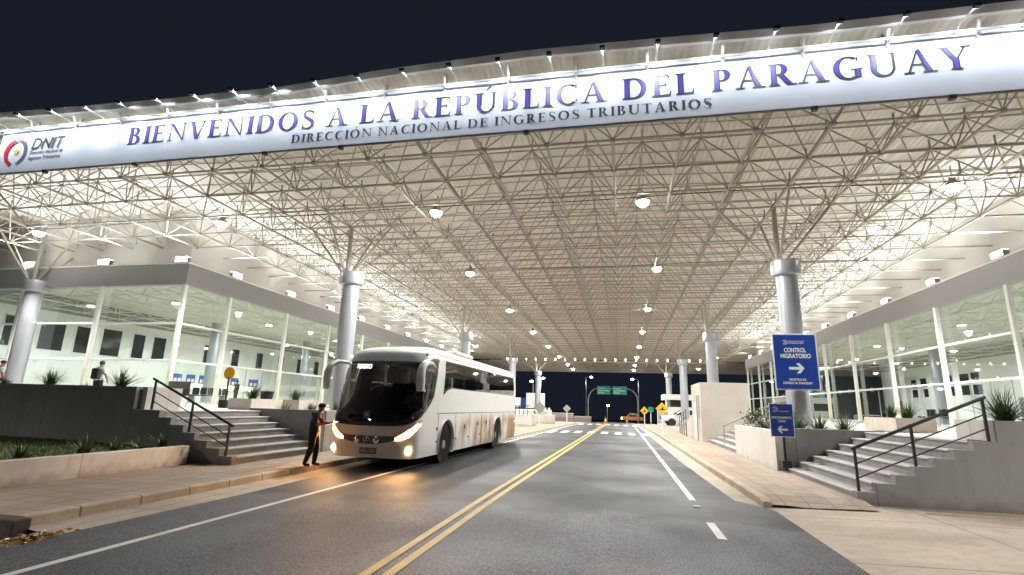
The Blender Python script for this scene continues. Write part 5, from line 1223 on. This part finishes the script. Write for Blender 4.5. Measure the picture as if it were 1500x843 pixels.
for s in (1, -1):
    def strip(u0, u1, za, zb_, zc, zd, off, name, m):      # u0..u1 with lower edge za-zb and upper edge zc-zd
        q = [s*(u0+(u1-u0)*k/8) for k in range(9)]; f = lambda u: (abs(u)-u0)/(u1-u0)
        patch(q, lambda u: za+(zb_-za)*f(u), lambda u: zc+(zd-zc)*f(u), off, 3).build(name, m, bus, local=True, smooth=True)
    strip(ux(.62), .92, .66, 1.02, .80, 1.22, .010, 'lamp_housing', M_house_glow)
    strip(ux(.74), ux(1.06), .70, .80, .76, .97, .016, 'headlight', M_head)
    strip(ux(1.085), .80, .83, 1.0, .98, 1.13, .016, 'headlight', M_head)
    c = S(s*ux(1.06), .47, .01); q = MB(); q.ball(tuple(c), .085, 12, sc=(1, .4, 1)); q.build('fog_lamp', M_head, bus, local=True, smooth=True)
    strip(.84, .91, 1.02, 1.06, 1.10, 1.14, .016, 'indicator', M_amb)
    c = S(s*ux(.88), .80, .05); spot("headlight_beam", tuple(c+Vector((0, -.04, 0))), (s*.15, -1, .06), 75, 120, (1, .50, .18), bus, True, rad=.06, blend=.8)
    c = S(s*ux(1.06), .47, .10); spot('fog_beam', tuple(c), (s*.3, -1, -.1), 14, 150, (1, .52, .2), bus, True, rad=.06, blend=1.)
    # roof marker lamps
    c = S(s*.80, 2.86, .03); MB().ball(tuple(c), .05, 8, sc=(1, .8, .7)).build('marker_lamp', mat('marker_lens', (1, 1, 1), emit=(1, .98, .95), estr=1.5), bus, local=True, smooth=True)
    # horn-shaped mirror
    b = S(s*1.22, 2.60, .0); ow = -.06 if s > 0 else .40
    pts = [b, b+Vector((s*ow*.5, -.22, .10)), b+Vector((s*ow*.8, -.55, .10)), b+Vector((s*ow, -.80, -.02)), b+Vector((s*ow, -.90, -.22)), b+Vector((s*ow, -.90, -.46)), b+Vector((s*ow, -.88, -.66))]
    MB().tube(pts, [.03, .05, .08, .105, .12, .125, .105] if s > 0 else [.03, .045, .06, .08, .095, .10, .085], 12).build('mirror', M_bus, bus, local=True, smooth=True)
MB().box(-.85, .85, 4.2, 6.2, 3.25, 3.36).build('roof_unit', M_bus, bus, local=True, bevel=.05)
MB().box(-1.0, 1.0, .9, 11.4, .30, .42).build('underbody', M_dark, bus, local=True)

# white pickup behind the third right column
def pickup(loc, rz_):
    t = thing('pickup_truck', loc, 'white double-cab pickup parked beyond the right columns, nose to the road', 'pickup truck', None, rz_)
    M_tw = mat('pickup_white', (.72, .73, .74), .25, coat=.5, var=.03)
    side = [(0.05, .55), (0, .75), (.05, 1.02), (.5, 1.10), (1.35, 1.16), (2.05, 1.72), (2.3, 1.78), (3.6, 1.78), (3.85, 1.72), (3.95, 1.2), (5.3, 1.2), (5.35, .7), (5.2, .5)]
    b = MB(); b.prism([(a, z) for a, z in side], -.9, .9, 'y'); b.build('body', M_tw, t, local=True, bevel=.06)
    for s in (1, -1):
        q = MB(); q.prism([(1.55, 1.20), (2.1, 1.66), (2.75, 1.68), (2.75, 1.20)], s*.895, s*.906); q.prism([(2.85, 1.20), (2.85, 1.68), (3.6, 1.68), (3.75, 1.20)], s*.895, s*.906); q.build('window', M_dkgl, t, local=True)
        for x in (1.0, 4.35):
            MB().lathe([(.40, -.30), (.40, .10)], (x, s*.80, .42), 20, axis='y').build('wheel_arch', M_dark, t, local=True)
            w = MB().lathe([(.25, -.12), (.36, -.12), (.38, -.08), (.38, .08), (.36, .12), (.25, .12)], (x, s*.83, .38), 22, axis='y').build('wheel', M_dark, t, local=True, smooth=True)
            MB().lathe([(0, s*.11), (.24, s*.10)], (x, s*.83, .38), 16, axis='y').build('rim', M_alu, w, local=True)
        MB().box(-.02, .12, min(s*.5, s*.85), max(s*.5, s*.85), .82, .98).build('headlight', mat('dull_lens', (.6, .62, .62), .15), t, local=True)
        MB().box(1.5, 1.65, min(s*.92, s*1.1), max(s*.92, s*1.1), 1.15, 1.32).build('mirror', M_black, t, local=True, bevel=.02)
    MB().box(-.03, .05, -.5, .5, .68, .98).build('grille', M_black, t, local=True); MB().box(-.06, .1, -.85, .85, .45, .62).build('bumper', M_tw, t, local=True, bevel=.03)
    q = MB(); q.add([(1.42, -.78, 1.21), (1.42, .78, 1.21), (2.08, .68, 1.72), (2.08, -.68, 1.72)], [(0, 1, 2, 3)]).xf(Matrix.Translation((-.02, 0, .015))); q.build('windscreen', M_dkgl, t, local=True)
pickup((3.95, 59.4, .02), R(4))
# dimly lit yellow excavator-like truck far down the road
t = thing('pickup_truck', (.6, 108, gz(108)), 'distant orange vehicle with one lit headlamp beneath the gantry', 'vehicle')
b = MB(); b.prism([(-.8, .5), (-.8, 1.1), (.1, 1.2), (.6, 1.75), (2.0, 1.75), (2.3, 1.15), (3.2, 1.1), (3.2, .5)], -.85, .85, 'y'); b.build('body', mat('taxi_yellow', (.55, .22, .03), .4), t, local=True, bevel=.06)
q = MB(); q.prism([(.25, 1.2), (.7, 1.65), (1.9, 1.65), (2.1, 1.2)], -.86, -.852); q.build('window', M_dkgl, t, local=True)
for x in (0, 2.4): MB().lathe([(0, -.1), (.34, -.1), (.34, .1), (0, .1)], (x, -.8, .35), 16, axis='y').build('wheel', M_dark, t, local=True)
MB().ball((-.8, -.6, .85), .22, 10).build('headlight', mat('far_headlamp', (1, 1, 1), emit=(1, .6, .2), estr=8), t, local=True)

# ================================================================== PEOPLE
def human(name, loc, rz_, label, J, rule, mats, fat=1.12, extra=None):
    """J: joint table in metres, x forward, z up; one skinned surface"""
    t = thing(name, loc, label, 'person', None, rz_)
    V = ['pelvis', 'waist', 'chest', 'neck', 'jaw', 'head', 'crown']
    E = [('pelvis', 'waist'), ('waist', 'chest'), ('chest', 'neck'), ('neck', 'jaw'), ('jaw', 'head'), ('head', 'crown')]
    rad = {'pelvis': (.155, .125), 'waist': (.15, .115), 'chest': (.165, .12), 'neck': (.062, .062), 'jaw': (.068, .075), 'head': (.082, .098), 'crown': (.058, .068)}
    for s in 'lr':
        V += [s+k for k in ('sh', 'el', 'wr', 'pa', 'hip', 'kn', 'an', 'heel', 'toe')]
        E += [('chest', s+'sh'), (s+'sh', s+'el'), (s+'el', s+'wr'), (s+'wr', s+'pa'), ('pelvis', s+'hip'), (s+'hip', s+'kn'), (s+'kn', s+'an'), (s+'an', s+'heel'), (s+'heel', s+'toe')]
        rad.update({s+'sh': (.072, .072), s+'el': (.048, .048), s+'wr': (.032, .034), s+'pa': (.030, .042), s+'hip': (.102, .102), s+'kn': (.070, .070), s+'an': (.052, .052), s+'heel': (.048, .046), s+'toe': (.042, .034)})
    me = bpy.data.meshes.new('body'); bm = bmesh.new(); sk = bm.verts.layers.skin.verify(); vd = {}
    for v in V:
        q = bm.verts.new(J[v]); q[sk].radius = tuple(r*(1.0 if v in ('neck', 'jaw', 'head', 'crown') or v[1:] in ('wr', 'pa', 'heel', 'toe') else fat) for r in rad[v]); q[sk].use_root = (v == 'pelvis'); vd[v] = q
    for a, b in E: bm.edges.new((vd[a], vd[b]))
    bm.to_mesh(me); bm.free()
    o = bpy.data.objects.new('body', me); COL.objects.link(o)
    o.modifiers.new('s', 'SKIN').use_smooth_shade = True; m2 = o.modifiers.new('d', 'SUBSURF'); m2.levels = 2; m2.render_levels = 2
    bpy.context.view_layer.update(); dg = bpy.context.evaluated_depsgraph_get(); m3 = bpy.data.meshes.new_from_object(o.evaluated_get(dg)); bpy.data.objects.remove(o)
    mb = MB(); mb.v = [tuple(v.co) for v in m3.vertices]; mb.f = [tuple(p.vertices) for p in m3.polygons]; mb.mi = [0]*len(mb.f)
    hd = Vector(J['head'])
    mb.ball((hd.x+.098, hd.y, hd.z-.015), .016, 6, sc=(1, .8, 1.5)); mb.ball((hd.x+.03, hd.y+.085, hd.z-.01), .025, 6, sc=(.6, .4, 1)); mb.ball((hd.x+.03, hd.y-.085, hd.z-.01), .025, 6, sc=(.6, .4, 1))
    nb = len(mb.f)
    for s in 'lr':      # five fingers each
        w = Vector(J[s+'wr']); p = Vector(J[s+'pa']); d = (p-w).normalized(); sd = d.cross(Vector((0, 0, 1))); sd = sd.normalized() if sd.length > .1 else Vector((0, 1, 0)); dn = sd.cross(d)
        for k, ln in enumerate((.070, .080, .075, .058)):
            b = p+sd*(-.03+.02*k); mb.tube([b, b+d*ln*.5-dn*.006, b+d*ln-dn*.03], [.010, .009, .007], 6)
        b = w+d*.03+sd*-.03; mb.tube([b, b+d*.03-sd*.03, b+d*.065-sd*.035], [.011, .010, .007], 6)
    cs = [sum((Vector(mb.v[i]) for i in f), Vector())/len(f) for f in mb.f]
    mb.mi = [rule(c) if k < nb else 0 for k, c in enumerate(cs)]
    b = mb.build('body', mats, t, local=True, smooth=True)
    if extra: extra(t, J)
    return t
def stand(lean=0., ystance=.0):
    J = {'pelvis': (0, 0, .95), 'waist': (.005, 0, 1.12), 'chest': (.01, 0, 1.32), 'neck': (.0, 0, 1.47), 'jaw': (.02, 0, 1.535), 'head': (.025, 0, 1.62), 'crown': (.015, 0, 1.70)}
    for s, y in (('l', 1), ('r', -1)):
        J.update({s+'sh': (0, .175*y, 1.415), s+'el': (-.02, .225*y, 1.14), s+'wr': (.05, .235*y, .91), s+'pa': (.07, .235*y, .83), s+'hip': (0, .088*y, .90), s+'kn': (.02, .10*y, .49), s+'an': (-.02, .11*y, .09), s+'heel': (-.03, .11*y, .045), s+'toe': (.15, .13*y, .035)})
    return J
def cap(t, J, m):
    h = Vector(J['crown']); q = MB(); q.lathe([(.108, -.055), (.112, -.02), (.10, .035), (.06, .065), (0, .072)], (h.x+.008, h.y, h.z), 16); q.prism([(h.x+.06, -.075), (h.x+.20, -.05), (h.x+.225, 0), (h.x+.20, .05), (h.x+.06, .075)], h.z-.055, h.z-.04, 'z')
    q.xf(Matrix.Translation((0, h.y, 0))) if abs(h.y) > 1e-6 else None
    q.build('cap', m, t, local=True, smooth=True)
def hair(t, J):
    h = Vector(J['head']); q = MB(); q.ball((h.x-.012, h.y, h.z+.035), .108, 14, sc=(1, .88, .95)); q.build('hair', M_hair, t, local=True, smooth=True)
# officer reaching towards the bus door, walking pose
J = stand()
J.update({'pelvis': (.0, 0, .94), 'waist': (-.02, 0, 1.12), 'chest': (.0, 0, 1.32), 'neck': (.05, 0, 1.46), 'jaw': (.10, 0, 1.51), 'head': (.13, 0, 1.585), 'crown': (.13, 0, 1.67),
          'rsh': (.01, -.17, 1.41), 'rel': (.10, -.22, 1.14), 'rwr': (.35, -.17, 1.17), 'rpa': (.43, -.15, 1.19), 'lsh': (.01, .17, 1.41), 'lel': (.12, .20, 1.15), 'lwr': (.36, .12, 1.18), 'lpa': (.44, .10, 1.20),
          'rhip': (0, -.09, .89), 'rkn': (-.02, -.10, .48), 'ran': (-.15, -.11, .10), 'rheel': (-.17, -.11, .05), 'rtoe': (.01, -.13, .035), 'lkn': (.07, .10, .49), 'lan': (.03, .10, .09), 'lheel': (.01, .10, .045), 'ltoe': (.20, .12, .035)})
def rule_off(c):
    if c.z < .14: return 3
    if c.z < .93 and not (c.x > .2 and c.z > .8): return 2
    if c.z > 1.47: return 0
    if c.x > .13 and c.z < 1.26: return 0
    return 1
def off_extra(t, J):
    cap(t, J, mat('cap_navy', (.02, .03, .08), .8)); MB().box(-.04, .04, -.252, -.246, 1.30, 1.34).build('arm_patch', mat('patch_pale', (.4, .42, .5), .7), t, local=True)
    q = MB(); q.tube([(.13*math.cos(R(a)), .165*math.sin(R(a)), .955) for a in range(0, 361, 20)], .02, 6); q.build('belt', M_black, t, local=True)
human('person', (-7.70, 12.34, .03), R(12), 'man in navy shirt, dark trousers and cap reaching towards the front of the bus', J, rule_off, [M_skin, M_navy, M_trou, M_black], fat=1.3, extra=off_extra).scale = (.89, .89, .89)
# papers in the officer's hands
o = MB().box(-.10, .10, -.07, .07, -.006, .006).build('document', M_black); o.location = (-7.25, 12.44, 1.10); o.rotation_euler = (0, R(-18), R(12)); tag(o, 'small dark document held out by the man in navy', 'document')
# traveller with a backpack behind the dark wall
J2 = stand()
J2.update({'rel': (-.05, -.30, 1.16), 'rwr': (.02, -.36, .93), 'rpa': (.03, -.37, .86)})
def rule_tr(c):
    if c.z < .12: return 3
    if c.z < .95 and abs(c.y) < .2: return 2
    if c.z > 1.46: return 0
    if abs(c.y) > .17 and c.z < 1.22: return 0
    return 1
def tr_extra(t, J):
    hair(t, J); q = MB(); q.box(-.30, -.10, -.16, .16, .98, 1.42); q.build('backpack', M_trou, t, local=True, bevel=.05)
human('person', (-21.3, 17.8, PZ), R(100), 'traveller in white shirt with a dark backpack, back turned behind the dark wall', J2, rule_tr, [M_skin, M_shirt, M_trou, M_black], extra=tr_extra)
human('person', (-27.7, 18.5, PZ), R(80), 'traveller in white top with dark cap at the left picture edge', stand(), rule_tr, [M_skin, M_shirt, M_trou, M_black], extra=lambda t, J: (cap(t, J, M_black), None))
human('person', (-30.5, 37, PZ+.02), R(180), 'dark-clothed figure standing at the lit service counter inside the hall', stand(), lambda c: 0 if c.z > 1.47 else (3 if c.z < .1 else 1), [M_skin, M_trou, M_trou, M_black], extra=hair)

# driver half seen through the windscreen
J3 = stand()
for k in J3: J3[k] = (J3[k][0], J3[k][1], J3[k][2])
J3.update({'lel': (.10, .24, 1.20), 'lwr': (.34, .20, 1.26), 'lpa': (.42, .17, 1.28), 'rel': (.10, -.24, 1.20), 'rwr': (.34, -.20, 1.26), 'rpa': (.42, -.17, 1.28),
           'lhip': (.03, .10, .92), 'lkn': (.45, .13, .95), 'lan': (.50, .13, .55), 'lheel': (.48, .13, .51), 'ltoe': (.66, .14, .50), 'rhip': (.03, -.10, .92), 'rkn': (.45, -.13, .95), 'ran': (.50, -.13, .55), 'rheel': (.48, -.13, .51), 'rtoe': (.66, -.14, .50)})
M_dshirt = mat('driver_cloth', (.30, .30, .32), .8, var=.1, scale=10)
human('person', (-6.10, 14.80, .40), R(-91.2), 'driver in a pale shirt seated behind the bus windscreen', J3, lambda c: 0 if c.z > 1.47 or (c.x > .2 and 1.1 < c.z < 1.4) else (1 if c.z > 1.0 else 2), [M_skin, M_dshirt, M_trou, M_black], extra=hair)
